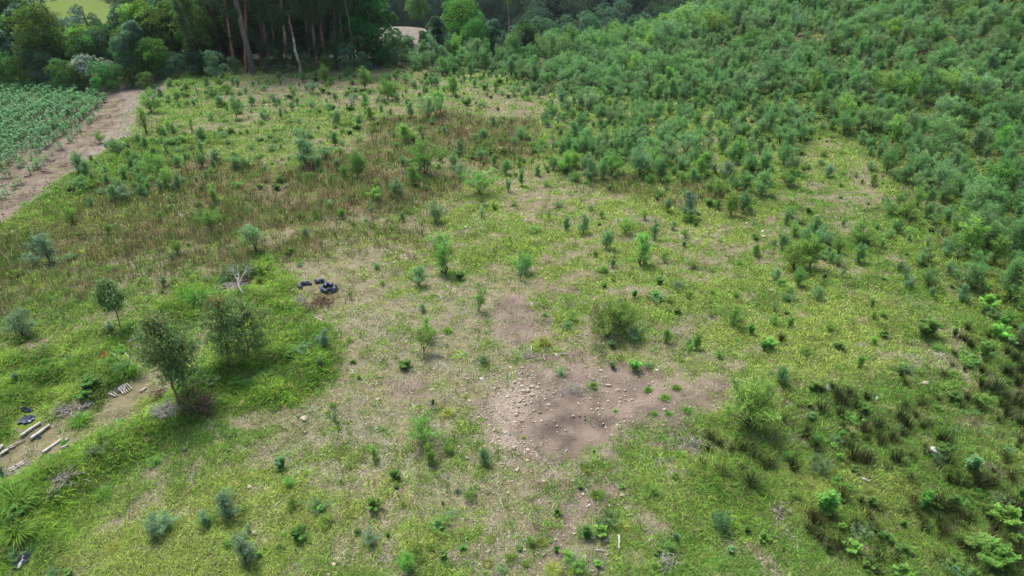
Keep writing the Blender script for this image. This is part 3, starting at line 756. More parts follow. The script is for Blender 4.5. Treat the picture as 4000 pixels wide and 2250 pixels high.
# ------------------------------------------------------------------ labels
LAND = [(450, 1010, 'the tallest gum sapling'), (585, 920, 'the reddish gum sapling'), (800, 722, 'the coiled black plastic'), (605, 715, 'the white dead branches'),
        (1540, 850, 'the big round bush on bare soil'), (1885, 1060, 'the bushy feathery shrub near the rushes'), (2342, 1140, 'the white block'), (1330, 980, 'the rubble patch'),
        (1375, 870, 'the yellow tussock'), (1112, 690, 'the tall narrow shrub mid-slope'), (1065, 890, 'the narrow shrub with a stick beside it'), (1075, 1110, 'the twin green shrubs'),
        (1217, 1170, 'the round seedling below the rubble'), (100, 1095, 'the pale logs'), (120, 640, 'the blue-grey saplings by the left edge'), (775, 400, 'the wide shrub in brown grass'),
        (2070, 1290, 'the broadleaf bush'), (2205, 1000, 'the round white stone'), (70, 1060, 'the torn black sheet'), (60, 830, 'the pale blue shrub'), (575, 1290, 'the blue seedling in the foreground'),
        (405, 1330, 'the forked grey-blue seedling'), (1557, 1360, 'the white upright stick'), (1480, 1335, 'the pair of lime bushes'), (2570, 1380, 'the lower right corner'), (1300, 1440, 'the bottom edge'),
        (2050, 370, 'the pale clearing'), (2300, 700, 'the thicket edge'), (2570, 300, 'the right edge'), (1800, 60, 'the dark far pine'), (1283, 110, 'the tall thin yellow-leaved tree'), (1000, 130, 'the bare far field'),
        (640, 175, 'the thick grey trunk'), (225, 190, 'the white-leaved tree'), (300, 260, 'the dirt track'), (130, 330, 'the maize field'), (1560, 450, 'the middle shrub cluster'), (1900, 480, 'the cluster tip'),
        (1405, 715, 'the dark soil patch'), (1500, 905, 'the row of pale sticks'), (640, 1440, 'the foreground grey-green shrub'), (35, 1260, 'the long-bladed tussock'), (1740, 560, 'the twin shrubs mid-right'), (2440, 1170, 'the bright bush by the white block'),
        (2000, 1160, 'the rush tufts'), (830, 640, 'the dry grass belt'), (980, 290, 'the upper slope'), (450, 420, 'the dark shrub clump'), (2100, 860, 'the yellow grass'), (1120, 1300, 'the foreground seedlings'), (800, 1180, 'the litter ground'), (1760, 1250, 'the lush patch')]
used_labels = {}
SIZEW = ['tiny', 'small', 'medium', 'large', 'very large']
def where(u, v, skip=0, own=None):
    ds = sorted(((math.hypot((u - a) , (v - b) * 1.2), a, b, t) for a, b, t in LAND if t != own))
    d, a, b, t = ds[skip]
    dx, dy = u - a, v - b
    far = 'just ' if d < 45 else ('' if d < 110 else 'well ')
    if abs(dx) > 2.2 * abs(dy): rel = far + ('right of ' if dx > 0 else 'left of ')
    elif abs(dy) > 2.2 * abs(dx): rel = far + ('below ' if dy > 0 else 'above ')
    else: rel = far + ('below right of ' if dx > 0 and dy > 0 else 'below left of ' if dy > 0 else 'above right of ' if dx > 0 else 'above left of ')
    return rel + t
def autolabel(desc, u, v):
    c = [desc + ' ' + where(u, v)] if len((desc + ' ' + where(u, v)).split()) <= 16 else [' '.join((desc + ' ' + where(u, v)).split()[:16])]
    w2 = where(u, v, 1)
    c.append(c[0] + ' and ' + w2)
    c.append(desc + ' ' + w2)
    c.append(desc + ' ' + where(u, v, 2))
    for s in c:
        if s not in used_labels and len(s.split()) <= 16:
            used_labels[s] = 1; return s
    used_labels[c[0]] = used_labels.get(c[0], 0) + 1
    return c[0]

def inst(me, nm, loc, rot=(0, 0, 0), scl=(1, 1, 1), parent=None):
    o = bpy.data.objects.new(nm, me); COL.objects.link(o)
    o.location = loc; o.rotation_euler = rot; o.scale = scl
    if parent: o.parent = parent
    return o

def plant(nm, cat, label, group, pair, key, loc, h, wf=1.0, yaw=None, tilt=(0, 0)):
    e = bpy.data.objects.new(nm, None); COL.objects.link(e)
    e.location = loc; e.empty_display_size = .1
    yaw = random.uniform(0, 6.28) if yaw is None else yaw
    e.rotation_euler = (tilt[0], tilt[1], yaw); e.scale = (h * wf, h * wf, h)
    inst(pair[0], 'stems', (0, 0, 0), parent=e); inst(pair[1][key], 'foliage', (0, 0, 0), parent=e)
    tag(e, label, cat, group)
    return e

MAN = []        # places taken by surveyed plants (x, y, radius)
# sheet row, column: (x, base y, height, code[, width factor])  code: shape letter + colour letter
SH = {
 (0, 1): [(1100, 900, 210, 'Fg'), (1330, 1000, 200, 'Fg'), (1860, 1150, 280, 'Tg'), (700, 830, 170, 'Fg'), (1740, 1180, 230, 'Fb'), (1100, 1100, 170, 'Fg'), (1560, 1180, 160, 'Fb'), (480, 1440, 140, 'Fb'), (570, 930, 110, 'Fr'), (370, 1000, 160, 'Tg'), (1990, 960, 200, 'Fg'), (2160, 780, 150, 'Fb'), (1580, 660, 140, 'Fb'), (830, 1250, 150, 'Fb', 1.3), (2140, 1060, 90, 'Fb'), (1900, 1330, 90, 'Bb'), (1150, 1200, 130, 'Fy'), (1500, 1440, 200, 'Fg', 1.4)],
 (0, 0): [(1520, 1130, 220, 'Fg', 1.2), (1620, 1010, 130, 'Fb'), (1480, 1360, 330, 'Ty'), (1990, 970, 120, 'Tr'), (2380, 1190, 260, 'Tb'), (2220, 870, 100, 'Fy'), (1010, 1440, 120, 'Fg'), (1940, 1340, 170, 'Tg'), (2220, 1340, 80, 'Fy'), (1700, 1330, 120, 'Fg')],
 (1, 0): [(800, 290, 200, 'Fb'), (870, 310, 150, 'Fb'), (1590, 350, 270, 'Fg'), (1680, 430, 200, 'Fg'), (1800, 470, 170, 'Fb'), (1170, 600, 200, 'Fb'), (930, 650, 120, 'Fb'), (730, 800, 170, 'Fg'), (2150, 600, 200, 'Fg'), (2120, 850, 200, 'Fg'), (2180, 200, 150, 'Fb'), (2380, 230, 130, 'Fb'), (1720, 680, 90, 'Bb'), (510, 1200, 310, 'Tr', 1.6), (360, 1230, 150, 'Fr'), (400, 1100, 190, 'Fr'), (1790, 1100, 140, 'Fg'), (1900, 1030, 60, 'Bb'), (1730, 1160, 70, 'Fb'), (1650, 1430, 110, 'Fb', 1.3), (1690, 120, 170, 'Tb'), (1300, 170, 130, 'Fg'), (1500, 480, 130, 'Fg'), (1620, 780, 130, 'Ty'), (1100, 900, 110, 'Fg'), (1250, 580, 170, 'Fr'), (1400, 300, 150, 'Fb'), (2480, 560, 60, 'Fb')],
 (1, 1): [(500, 220, 270, 'Fb', 1.5), (640, 240, 130, 'Fb'), (820, 230, 90, 'Fb'), (890, 350, 140, 'Fg'), (1030, 340, 260, 'Fg'), (1480, 220, 110, 'Fb'), (1700, 290, 330, 'Fg'), (1580, 400, 200, 'Fg'), (1640, 300, 100, 'Fb'), (1850, 190, 100, 'Fb'), (1990, 230, 140, 'Fb'), (2070, 350, 160, 'Fb'), (2250, 500, 240, 'Fg', 1.3), (2540, 480, 130, 'Fb'), (1210, 560, 130, 'Fg', 1.2), (1420, 540, 180, 'Fb'), (860, 750, 110, 'Fg'), (740, 640, 80, 'Fb'), (1160, 720, 140, 'Tb'), (1810, 790, 220, 'Fb'), (1480, 780, 100, 'Fb'), (500, 930, 100, 'Fb'), (1850, 1080, 190, 'Fg'), (1905, 1310, 330, 'Tg', 1.5), (2050, 1370, 150, 'Bb'), (1640, 1430, 210, 'Fb'), (1220, 1260, 70, 'Fb', 1.3), (2270, 740, 130, 'Tr'), (2390, 650, 80, 'Fg'), (5, 1080, 300, 'Tb', 1.5), (700, 150, 140, 'Fb')],
 (1, 2): [(540, 290, 220, 'Fg'), (620, 240, 180, 'Fg'), (750, 290, 190, 'Fb'), (640, 380, 110, 'Fg'), (1000, 300, 200, 'Fg'), (1280, 320, 290, 'Fb', 1.2), (1480, 300, 190, 'Fg'), (1700, 260, 150, 'Fb'), (1390, 400, 110, 'Fg'), (980, 460, 90, 'Bb'), (1550, 480, 60, 'Fb'), (1460, 570, 90, 'Bb'), (1710, 400, 120, 'Fg'), (1900, 330, 250, 'Fg'), (2150, 340, 170, 'Fr', 1.3), (2060, 520, 180, 'Fg'), (1980, 630, 130, 'Bb'), (1750, 760, 290, 'Fr'), (1560, 680, 130, 'Fb'), (1770, 790, 130, 'Fg'), (1850, 830, 70, 'Bb'), (2200, 720, 250, 'Fg'), (2320, 680, 200, 'Fb'), (2070, 660, 110, 'Fg'), (70, 230, 120, 'Fg'), (100, 420, 170, 'Fg'), (260, 320, 120, 'Fb'), (550, 870, 140, 'Fb'), (720, 900, 190, 'Fb'), (900, 740, 80, 'Fg'), (1140, 900, 180, 'Fg'), (1330, 760, 100, 'Fg'), (1430, 960, 200, 'Tb', 1.3), (1620, 860, 90, 'Fb'), (1740, 940, 90, 'Fg'), (1730, 1030, 90, 'Bb'), (950, 1050, 190, 'Fb'), (1290, 1220, 330, 'Tg', 1.7), (1530, 1190, 120, 'Fg'), (1010, 1240, 90, 'Fb'), (840, 1130, 60, 'Fb'), (130, 1300, 210, 'Fg'), (80, 1370, 260, 'Tb', .8), (1480, 1410, 130, 'By'), (2440, 960, 100, 'Bb'), (2450, 1130, 130, 'Fg'), (930, 1445, 80, 'By'), (370, 760, 120, 'Tb'), (2500, 400, 120, 'Fb')],
 (1, 3): [(240, 290, 190, 'Fb'), (600, 330, 130, 'Fr'), (940, 400, 80, 'Bb'), (230, 740, 120, 'Fg'), (400, 690, 100, 'By'), (260, 930, 150, 'Fg'), (920, 1010, 240, 'Fg', 1.2), (700, 1110, 180, 'Fg'), (250, 1260, 290, 'Fg'), (420, 1240, 310, 'Fg', 1.2), (300, 1430, 180, 'Fg'), (560, 1370, 110, 'Bb'), (1500, 640, 240, 'Tg'), (1310, 630, 160, 'Tg'), (1050, 420, 130, 'Fg'), (750, 830, 90, 'Fg'), (80, 1370, 130, 'Fb')],
 (2, 0): [(230, 480, 250, 'Fr', 1.1), (1120, 440, 110, 'Fr'), (160, 930, 80, 'Fr'), (1620, 270, 90, 'Fg'), (1950, 600, 110, 'Fg'), (900, 1160, 1, 'x')],
 (2, 1): [(700, 600, 190, 'Fr'), (640, 780, 80, 'Fr'), (1690, 660, 300, 'Tg', 1.2), (1720, 500, 240, 'Tg', 1.0), (2240, 230, 260, 'Ty', 1.2), (960, 110, 110, 'Ty'), (1680, 240, 90, 'Fb'), (790, 1340, 120, 'Tr'), (1780, 1160, 70, 'Bb'), (20, 600, 200, 'Gg', 1.4)],
 (2, 2): [(970, 490, 350, 'Fy', 1.2), (1080, 420, 240, 'Fy', 1.2), (610, 330, 110, 'Fg'), (1000, 600, 110, 'Bb'), (1550, 550, 150, 'Fg'), (1230, 530, 150, 'Fb'), (1850, 610, 160, 'Fg'), (1010, 810, 100, 'Bb'), (1230, 840, 180, 'Bg', .8), (2370, 1390, 440, 'Fg', 1.1), (2450, 1150, 200, 'Fb'), (2250, 1010, 130, 'Bb'), (2220, 380, 200, 'Fg'), (2400, 460, 160, 'Bg'), (2530, 630, 160, 'Bg'), (1230, 100, 130, 'Bg'), (1440, 100, 130, 'Bg'), (1170, 1080, 1, 'x')],
 (2, 3): [(500, 120, 140, 'Fb'), (60, 230, 100, 'Tr'), (60, 380, 110, 'Fy'), (220, 390, 110, 'Fg'), (1040, 190, 90, 'Fg'), (1060, 310, 90, 'Fg'), (620, 430, 90, 'Fg'), (1590, 490, 270, 'Bb', 1.2), (1870, 490, 140, 'Bb'), (1170, 500, 110, 'By'), (1060, 570, 130, 'Bg'), (920, 800, 130, 'Fg'), (130, 970, 180, 'Fb'), (15, 610, 170, 'Bg'), (950, 1260, 160, 'Bb'), (430, 1330, 120, 'Bb'), (2160, 690, 230, 'By'), (2300, 510, 220, 'Bg'), (2440, 580, 130, 'Bb'), (2350, 400, 180, 'Bg'), (2200, 200, 200, 'Bg'), (400, 1200, 110, 'Bg')],
 (3, 0): [(2290, 870, 240, 'Fr'), (1580, 1050, 190, 'Fr', 1.0), (1700, 960, 130, 'Fr'), (2480, 1340, 270, 'Fr', 1.1), (2060, 940, 140, 'Fr'), (40, 470, 210, 'Fr'), (2500, 1010, 80, 'Fr'), (550, 1448, 70, 'Fb')],
 (3, 1): [(260, 370, 180, 'Bb', .8), (1190, 290, 160, 'Tg', 1.4), (1740, 320, 200, 'Fg'), (1700, 110, 250, 'Fg'), (1410, 480, 140, 'Bb'), (2290, 330, 160, 'Fb', 1.1), (1180, 780, 160, 'Bb'), (430, 1090, 170, 'Bb'), (660, 800, 100, 'By'), (1030, 1020, 90, 'Bb'), (1160, 1120, 120, 'Fr'), (1840, 960, 110, 'Bb'), (1880, 1270, 110, 'Bb'), (1530, 1410, 170, 'Fg'), (1330, 1060, 80, 'Bb'), (1880, 730, 60, 'Bb'), (30, 1270, 90, 'Bb'), (2310, 1444, 60, 'Bb'), (1420, 570, 60, 'Bb')],
 (3, 2): [(750, 1060, 160, 'By', 1.1), (900, 1050, 150, 'Bg', .9), (450, 1200, 80, 'Bb'), (860, 1350, 90, 'Bg'), (1460, 1240, 100, 'Bb'), (2100, 990, 170, 'Fb'), (2360, 1020, 120, 'Bb'), (2200, 1210, 90, 'Bb'), (1640, 1090, 80, 'Fb'), (2190, 570, 100, 'Bb'), (2160, 460, 110, 'Bb'), (825, 220, 80, 'Bg'), (1110, 570, 60, 'By'), (450, 830, 90, 'By'), (2520, 1090, 110, 'Bg'), (680, 570, 80, 'Bb')],
 (3, 3): [(570, 830, 330, 'Bg', 1.1), (2030, 410, 250, 'Bb', 1.1), (710, 300, 130, 'By'), (500, 430, 160, 'Fb'), (860, 410, 110, 'Bb'), (1030, 770, 170, 'By'), (870, 800, 60, 'By'), (1560, 790, 290, 'Bg', .8), (1840, 780, 210, 'By', 1.1), (850, 1220, 160, 'Bg'), (730, 1010, 140, 'By'), (1170, 1110, 140, 'Bb', 1.1), (1350, 970, 120, 'By'), (1810, 1130, 80, 'Bb'), (2120, 1120, 110, 'Bg'), (2290, 1370, 280, 'By', 1.2), (1340, 1448, 150, 'By'), (1840, 1340, 120, 'Bb'), (980, 1380, 120, 'By'), (2180, 830, 140, 'By'), (2390, 930, 240, 'By'), (2480, 1130, 140, 'By'), (650, 160, 80, 'Bg'), (1300, 200, 70, 'Bg'), (2270, 470, 70, 'By'), (1130, 1170, 60, 'Bb'), (2100, 640, 100, 'By'), (2540, 660, 140, 'By'), (740, 30, 80, 'Bg')],
}
CK = {'g': 'green', 'b': 'blue', 'r': 'grey', 'y': 'bright'}
CW = {'green': 'green', 'blue': 'blue-green', 'grey': 'grey-blue', 'bright': 'fresh green', 'yellow': 'lime green', 'seed': 'mid green'}
for (r_, c_), L in SH.items():
    for it in L:
        tx, ty, hh, code = it[:4]; wf = it[4] if len(it) > 4 else 1.0
        if code == 'x': continue
        x, y, z, u, v = at(r_, c_, tx, ty)
        dep = math.atan2(CAM_H - z, y)
        hm = hh / 4.0 * px_m(x, y, z) / max(.45, math.cos(dep)) * 1.05
        key = CK[code[1]]
        if code[0] == 'B' and code[1] == 'b': key = 'seed' if random.random() < .7 else 'blue'
        if code[0] == 'B' and code[1] == 'y': key = 'yellow' if random.random() < .08 else random.choice(['bright', 'seed'])
        sz = 'tall' if hm > 1.8 else 'waist-high' if hm > .9 else 'knee-high' if hm > .4 else 'low'
        if code[0] == 'B':
            pair = random.choice(FB); hm *= .62; wf *= .95
            lab = autolabel(f'{sz} {CW[key]} broadleaf seedling', u, v)
            plant('broadleaf_seedling', 'seedling', lab, 'leafy seedlings on the slope', pair, key, (x, y, z - .02), hm, wf)
        else:
            pair = random.choice(FT) if code[0] == 'T' else random.choice(FE)
            lab = autolabel(f'{sz} {"slender" if code[0] == "T" else "bushy"} {CW[key]} feathery shrub', u, v)
            plant('acacia_shrub', 'shrub', lab, 'young feathery shrubs on the slope', pair, key, (x, y, z - .02), hm, wf)
        MAN.append((x, y, .35 * hm * wf))
MANA = np.array(MAN)
N_MAN_F = sum(1 for o in COL.objects if o.name.startswith('acacia_shrub'))

# shrubs of the thicket and of the scattered upper slope
def dart(n, box, rad_of, taken):
    xs = RNG.uniform(box[0], box[1], n); ys = RNG.uniform(box[2], box[3], n)
    return xs, ys

def scatter_shrubs():
    n = 60000
    x = RNG.uniform(-75, 95, n); y = RNG.uniform(14, 118, n)
    thick = zone(P['thick'], x, y, 3.6, 3.0, 23); B_ = zone(P['clusterB'], x, y, 1.2, 1.2, 26); C_ = zone(P['clusterC'], x, y, .8, .8, 27)
    sc = zone(P['scatter'], x, y, 3, 2.5, 28); D_ = zone(P['clusterD'], x, y, 1.5, 1.5, 29); cl = zone(P['clear'], x, y, 1.5, 1.2, 25)
    patch = smooth((fbm(x, y, 7, 201) - .30) / .3)
    behind = (x > 5) * smooth((y - 84) / 6)
    dens = np.maximum.reduce([thick * (.75 + .25 * patch), B_ * (.25 + .45 * patch), C_ * .6, sc * .085 * (.1 + patch), D_ * .35, behind * .9])
    dens = dens * (1 - cl * .93) * (1 - zone(P['corn'], x, y, .5, .3, 1))
    dens = dens * np.where((x < 5) & (y > 88), 0, 1)
    k = RNG.random(n) < dens * .75
    x, y = x[k], y[k]; th = thick[k]
    # height of each: tallest at the right edge and the ridge
    rq = RNG.random(len(x)); cb = zone(P['clusterB'], x, y, 1.2, 1.2, 26) > .5
    hh = np.where(th > .5, .75 + 1.75 * rq ** 1.6, np.where(cb, .5 + 1.3 * rq ** 1.3, .4 + .8 * rq ** 1.5)); hh = hh * (1 + .55 * smooth((y - 80) / 6)) * np.where(th > .5, .5 + .5 * smooth((th - .5) / .45), 1)
    hh = hh * (1 + .35 * smooth((x - 14) / 20) * smooth((34 - y) / 10)) * (1 + .15 * smooth((y - 60) / 30))
    # thinning by distance between neighbours (coarse grid hash)
    order = RNG.permutation(len(x)); cell = {}
    keep = []
    for i in order:
        r = .34 * hh[i]
        cx, cy = int(x[i] // 1.5), int(y[i] // 1.5); ok = True
        for a in (-1, 0, 1):
            for b in (-1, 0, 1):
                for j in cell.get((cx + a, cy + b), ()):
                    if (x[i] - x[j]) ** 2 + (y[i] - y[j]) ** 2 < (r + .34 * hh[j]) ** 2 * .46: ok = False; break
                if not ok: break
            if not ok: break
        if ok and len(MANA):
            if ((MANA[:, 0] - x[i]) ** 2 + (MANA[:, 1] - y[i]) ** 2 < (MANA[:, 2] + r * .8) ** 2).any(): ok = False
        if ok: cell.setdefault((cx, cy), []).append(i); keep.append(i)
    keep = np.array(keep)
    return x[keep], y[keep], hh[keep]

sx, sy, sh = scatter_shrubs()
sz = G.h(sx, sy)
dist = np.sqrt(sx ** 2 + sy ** 2 + (CAM_H - sz) ** 2)
pu, pv = project(sx, sy, sz)
inframe = (pu > -30) & (pu < 2606) & (pv > -40) & (pv < 1480)
size = np.where(inframe, sh / dist, 0)
NIND = max(0, 296 - N_MAN_F)
rank = np.argsort(-size)
ind = rank[:NIND]; rest = rank[NIND:]
TK = ['green', 'blue', 'thicket', 'thicket', 'thicket', 'thicket', 'green', 'grey']
for i in ind:
    key = TK[RNG.integers(0, 7 if sx[i] > 8 else 8)]
    hm = float(sh[i]); szw = 'tall' if hm > 1.9 else 'head-high' if hm > 1.4 else 'waist-high' if hm > .8 else 'low'
    wd = {'thicket': 'deep green'}.get(key) or CW[key]
    lab = autolabel(f'{szw} {wd} feathery shrub in the thicket' if th_ else f'{szw} {wd} feathery shrub', float(pu[i]), float(pv[i])) if (th_ := bool(zone(P['thick'], sx[i:i+1], sy[i:i+1], 1.6, 1.5, 23)[0] > .5)) or True else ''
    wf = RNG.uniform(.85, 1.2)
    pr = FE[RNG.integers(0, 5)] if RNG.random() < .85 else FT[RNG.integers(0, 3)]
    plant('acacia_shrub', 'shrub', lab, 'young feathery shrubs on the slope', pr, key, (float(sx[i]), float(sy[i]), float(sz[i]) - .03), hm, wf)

def gn_scatter(name, protos, x, y, z, yaw, scl, idx, label, cat, wide=None):
    """one counted-as-mass object whose node group sets a copy of a plant on each point"""
    colx = bpy.data.collections.new(name + '_kinds')
    for i, me in enumerate(protos):
        o = bpy.data.objects.new(f'{name}_kind_{i:02d}', me); colx.objects.link(o)
    n = len(x)
    me = bpy.data.meshes.new(name); me.vertices.add(n)
    me.vertices.foreach_set('co', np.stack([x, y, z], 1).astype(np.float32).ravel()); me.update()
    a = me.attributes.new('scl', 'FLOAT_VECTOR', 'POINT')
    w = scl if wide is None else scl * wide
    a.data.foreach_set('vector', np.stack([w, w, scl], 1).astype(np.float32).ravel())
    a = me.attributes.new('yaw', 'FLOAT_VECTOR', 'POINT'); a.data.foreach_set('vector', np.stack([np.zeros(n), np.zeros(n), yaw], 1).astype(np.float32).ravel())
    a = me.attributes.new('idx', 'INT', 'POINT'); a.data.foreach_set('value', idx.astype(np.int32))
    o = bpy.data.objects.new(name, me); COL.objects.link(o)
    ng = bpy.data.node_groups.new(name + '_nodes', 'GeometryNodeTree')
    ng.interface.new_socket('Geometry', in_out='INPUT', socket_type='NodeSocketGeometry')
    ng.interface.new_socket('Geometry', in_out='OUTPUT', socket_type='NodeSocketGeometry')
    N, K = ng.nodes, ng.links
    gi = N.new('NodeGroupInput'); go = N.new('NodeGroupOutput')
    ci = N.new('GeometryNodeCollectionInfo'); ci.inputs['Collection'].default_value = colx
    ci.inputs['Separate Children'].default_value = True; ci.inputs['Reset Children'].default_value = True
    ip = N.new('GeometryNodeInstanceOnPoints'); ip.inputs['Pick Instance'].default_value = True
    def na(nm, t):
        q = N.new('GeometryNodeInputNamedAttribute'); q.data_type = t; q.inputs['Name'].default_value = nm; return q.outputs[0]
    m2p = N.new('GeometryNodeMeshToPoints')
    K.new(gi.outputs[0], m2p.inputs[0]); K.new(m2p.outputs[0], ip.inputs['Points'])
    K.new(ci.outputs[0], ip.inputs['Instance']); K.new(na('idx', 'INT'), ip.inputs['Instance Index'])
    K.new(na('scl', 'FLOAT_VECTOR'), ip.inputs['Scale'])
    e2r = N.new('FunctionNodeEulerToRotation'); K.new(na('yaw', 'FLOAT_VECTOR'), e2r.inputs[0]); K.new(e2r.outputs[0], ip.inputs['Rotation'])
    K.new(ip.outputs[0], go.inputs[0])
    md = o.modifiers.new('scatter', 'NODES'); md.node_group = ng
    tag(o, label, cat, kind='stuff')
    return o

def merged_mesh(pair, key, nm):
    """stems and leaves of a plant as one mesh with two materials"""
    s, l = pair[0], pair[1][key]
    nv = len(s.vertices)
    def arr(me):
        v = np.zeros(len(me.vertices) * 3, np.float32); me.vertices.foreach_get('co', v)
        q = [tuple(p.vertices) for p in me.polygons]
        c = np.zeros(len(me.vertices) * 4, np.float32); me.color_attributes['col'].data.foreach_get('color', c)
        return v.reshape(-1, 3), q, c.reshape(-1, 4)[:, :3]
    b = Buf()
    for me, mi in ((s, 0), (l, 1)):
        v, q, c = arr(me); n0 = b.n
        b.v.append(v.astype(float)); b.c.append(c.astype(float)); b.n += len(v)
        for kk in (3, 4):
            ff = [f for f in q if len(f) == kk]
            if ff: b.f[kk].append(np.array(ff) + n0); b.m[kk].append(np.full(len(ff), mi))
    return b.mesh(nm, [M['twig'], M[key]])

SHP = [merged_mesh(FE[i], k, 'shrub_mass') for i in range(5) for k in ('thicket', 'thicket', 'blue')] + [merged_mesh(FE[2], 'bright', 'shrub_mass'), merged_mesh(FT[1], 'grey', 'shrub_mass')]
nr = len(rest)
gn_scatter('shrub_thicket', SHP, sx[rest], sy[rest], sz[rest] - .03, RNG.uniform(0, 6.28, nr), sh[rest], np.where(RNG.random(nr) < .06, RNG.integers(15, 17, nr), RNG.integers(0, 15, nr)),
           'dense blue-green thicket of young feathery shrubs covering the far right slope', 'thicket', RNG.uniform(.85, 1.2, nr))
print('shrubs individual', len(ind), 'manual', N_MAN_F, 'mass', nr)

def weeds():
    x, y = screen_points(9000, 180, 1500)
    z = Zs(x, y)
    p = np.clip(.10 + .75 * zone(P['scatter'], x, y, 4, 3, 28) + .5 * zone(P['clusterB'], x, y, 3, 2, 26) + .35 * z['thick'] + .25 * z['rush'] + .2 * z['lush'] + .3 * smooth((y - 32) / 25), 0, 1) * (.45 + .55 * smooth((y - 18) / 14)) * (.25 + .75 * smooth((fbm(x, y, 3.5, 210) - .4) / .2))
    p = p * (1 - z['corn'] * .97) * (1 - .85 * z['soil']) * (1 - .5 * z['litter'])
    k = (RNG.random(len(x)) < p) & (y > 6) & (y < 96); x, y = x[k], y[k]; n = len(x)
    pr = [merged_mesh(FE[i], q, 'weed') for i in (2, 3) for q in ('bright', 'green')] + [merged_mesh(FB[1], 'seed', 'weed'), merged_mesh(FE[3], 'blue', 'weed')]
    h = RNG.uniform(.14, .42, n) * (1 + .5 * smooth((y - 30) / 40))
    gn_scatter('low_weeds', pr, x, y, G.h(x, y) - .03, RNG.uniform(0, 6.28, n), h, RNG.integers(0, 6, n), 'low leafy weeds mixed into the grass of the slope', 'weeds', RNG.uniform(1.1, 1.8, n))
    print('weeds', n)
weeds()

# ------------------------------------------------------------------ rushes
RU = [blade_clump(300 + i, 130, 1.0, .022, .22, .17, .5, .17, tip_tint=-.3).mesh('rush_tuft', [M['rush']]) for i in range(4)]
RL = {
 (3, 2): [(2000, 80, 90), (1980, 200, 70), (2200, 200, 70), (2320, 190, 80), (2440, 280, 100), (1910, 360, 80), (2100, 440, 100), (2390, 570, 140), (2290, 380, 70), (2520, 390, 100), (2090, 140, 70)],
 (3, 3): [(380, 40, 100), (480, 190, 110), (250, 390, 120), (20, 350, 110), (790, 150, 80), (850, 80, 70), (990, 100, 70), (1130, 140, 80), (1250, 110, 100), (850, 280, 130), (950, 300, 100), (1010, 320, 110), (1290, 310, 120), (1440, 270, 60), (1430, 510, 80), (1560, 160, 50), (1600, 240, 80), (1700, 360, 80), (1760, 120, 120), (1720, 110, 90), (1810, 320, 110), (730, 700, 120), (470, 930, 120), (410, 1020, 90), (520, 1080, 90), (700, 1160, 120), (1080, 1020, 70), (980, 1360, 100), (1280, 1300, 80), (1470, 720, 90), (1680, 790, 150), (1740, 800, 150), (1500, 850, 90), (1730, 950, 110), (1740, 1040, 120), (1560, 1000, 90), (2020, 920, 110), (1860, 940, 90), (1910, 890, 70), (2080, 560, 140), (2130, 540, 130), (1930, 540, 120), (2220, 540, 110), (1820, 520, 100), (2400, 300, 90), (2230, 1160, 90), (1910, 1130, 70), (1270, 1190, 70), (2440, 480, 90), (2540, 120, 90), (2500, 760, 120), (2560, 900, 130), (2380, 700, 90), (2540, 1240, 150), (2480, 1330, 150), (1700, 1290, 80), (2020, 1300, 90)],
 (2, 3): [(530, 1060, 70), (690, 1120, 110), (750, 1180, 100), (540, 1250, 100), (720, 1290, 90), (140, 1360, 80), (130, 530, 70), (1330, 1340, 120), (940, 1360, 80), (1480, 1300, 60), (2150, 1020, 110), (2240, 1080, 90), (2400, 890, 110), (2120, 1200, 90), (2030, 600, 90), (2000, 430, 70), (2400, 660, 80), (1970, 530, 70), (2550, 870, 120), (2500, 980, 100), (2350, 1200, 100), (2400, 1300, 110), (2500, 1200, 130), (2530, 620, 110), (1100, 1420, 110), (1400, 1420, 110), (1620, 1400, 60), (750, 1430, 70), (2540, 1400, 130), (2480, 760, 120), (2300, 1040, 110)],
}
rp = []
for (r_, c_), L in RL.items():
    for tx, ty, hh in L:
        x, y, z, u, v = at(r_, c_, tx, ty)
        rp.append((x, y, z, u, v, hh / 4 * px_m(x, y, z) / .8 * 1.25, 1))
rr = np.random.default_rng(77)
while len(rp) < 240:
    u, v = rr.uniform(1850, 2620), rr.uniform(820, 1449)
    x, y, z = at_uv(u, v)
    w = zone(P['rush'], np.array([x]), np.array([y]), 1.2, 1.0, 21)[0]
    if rr.random() < w * smooth((u - 1800) / 600) * (vnoise(np.array([x]), np.array([y]), 1.7, 5)[0] > .45):
        rp.append((x, y, z, u, v, rr.uniform(.18, .42), 0))
for x, y, z, u, v, hm, man in rp:
    o = inst(RU[random.randrange(4)], 'rush_tuft', (x, y, z), (random.uniform(-.12, .12), random.uniform(-.12, .12), random.uniform(0, 6.28)), (hm, hm, hm))
    szw = 'big' if hm > .5 else 'medium' if hm > .33 else 'small'
    tag(o, autolabel(f'{szw} dark olive rush tuft', u, v), 'rush tuft', 'dark rush tufts of the lower right')

# ------------------------------------------------------------------ tussocks and cushions
TU = [blade_clump(330 + i, 260, 1.0, .032, .5, .30, .9, .16, tip_tint=-.5).mesh('tussock', [M['tussock']]) for i in range(3)]
def cushion_mesh(seed):
    r = np.random.default_rng(seed); b = Buf()
    n = 900; d = unit(r.normal(0, 1, (n, 3)) * [1, 1, .6]); d[:, 2] = np.abs(d[:, 2])
    base = d * np.array([.5, .5, .38]) * r.uniform(.75, 1, (n, 1))
    leaves(b, base, unit(d + r.normal(0, .5, (n, 3))), .13, .035, np.exp(r.normal(0, .2, (n, 1))) * np.ones((1, 3)), r)
    return b.mesh('cushion', [M['yellow']])
CU = [cushion_mesh(3), cushion_mesh(4)]
M['tussy'] = foliage_mat('yellow_tussock_blade', (0.34, 0.37, 0.085), trans=.3)
M['tussb'] = foliage_mat('pale_blue_tussock_blade', (0.20, 0.27, 0.17), trans=.3)
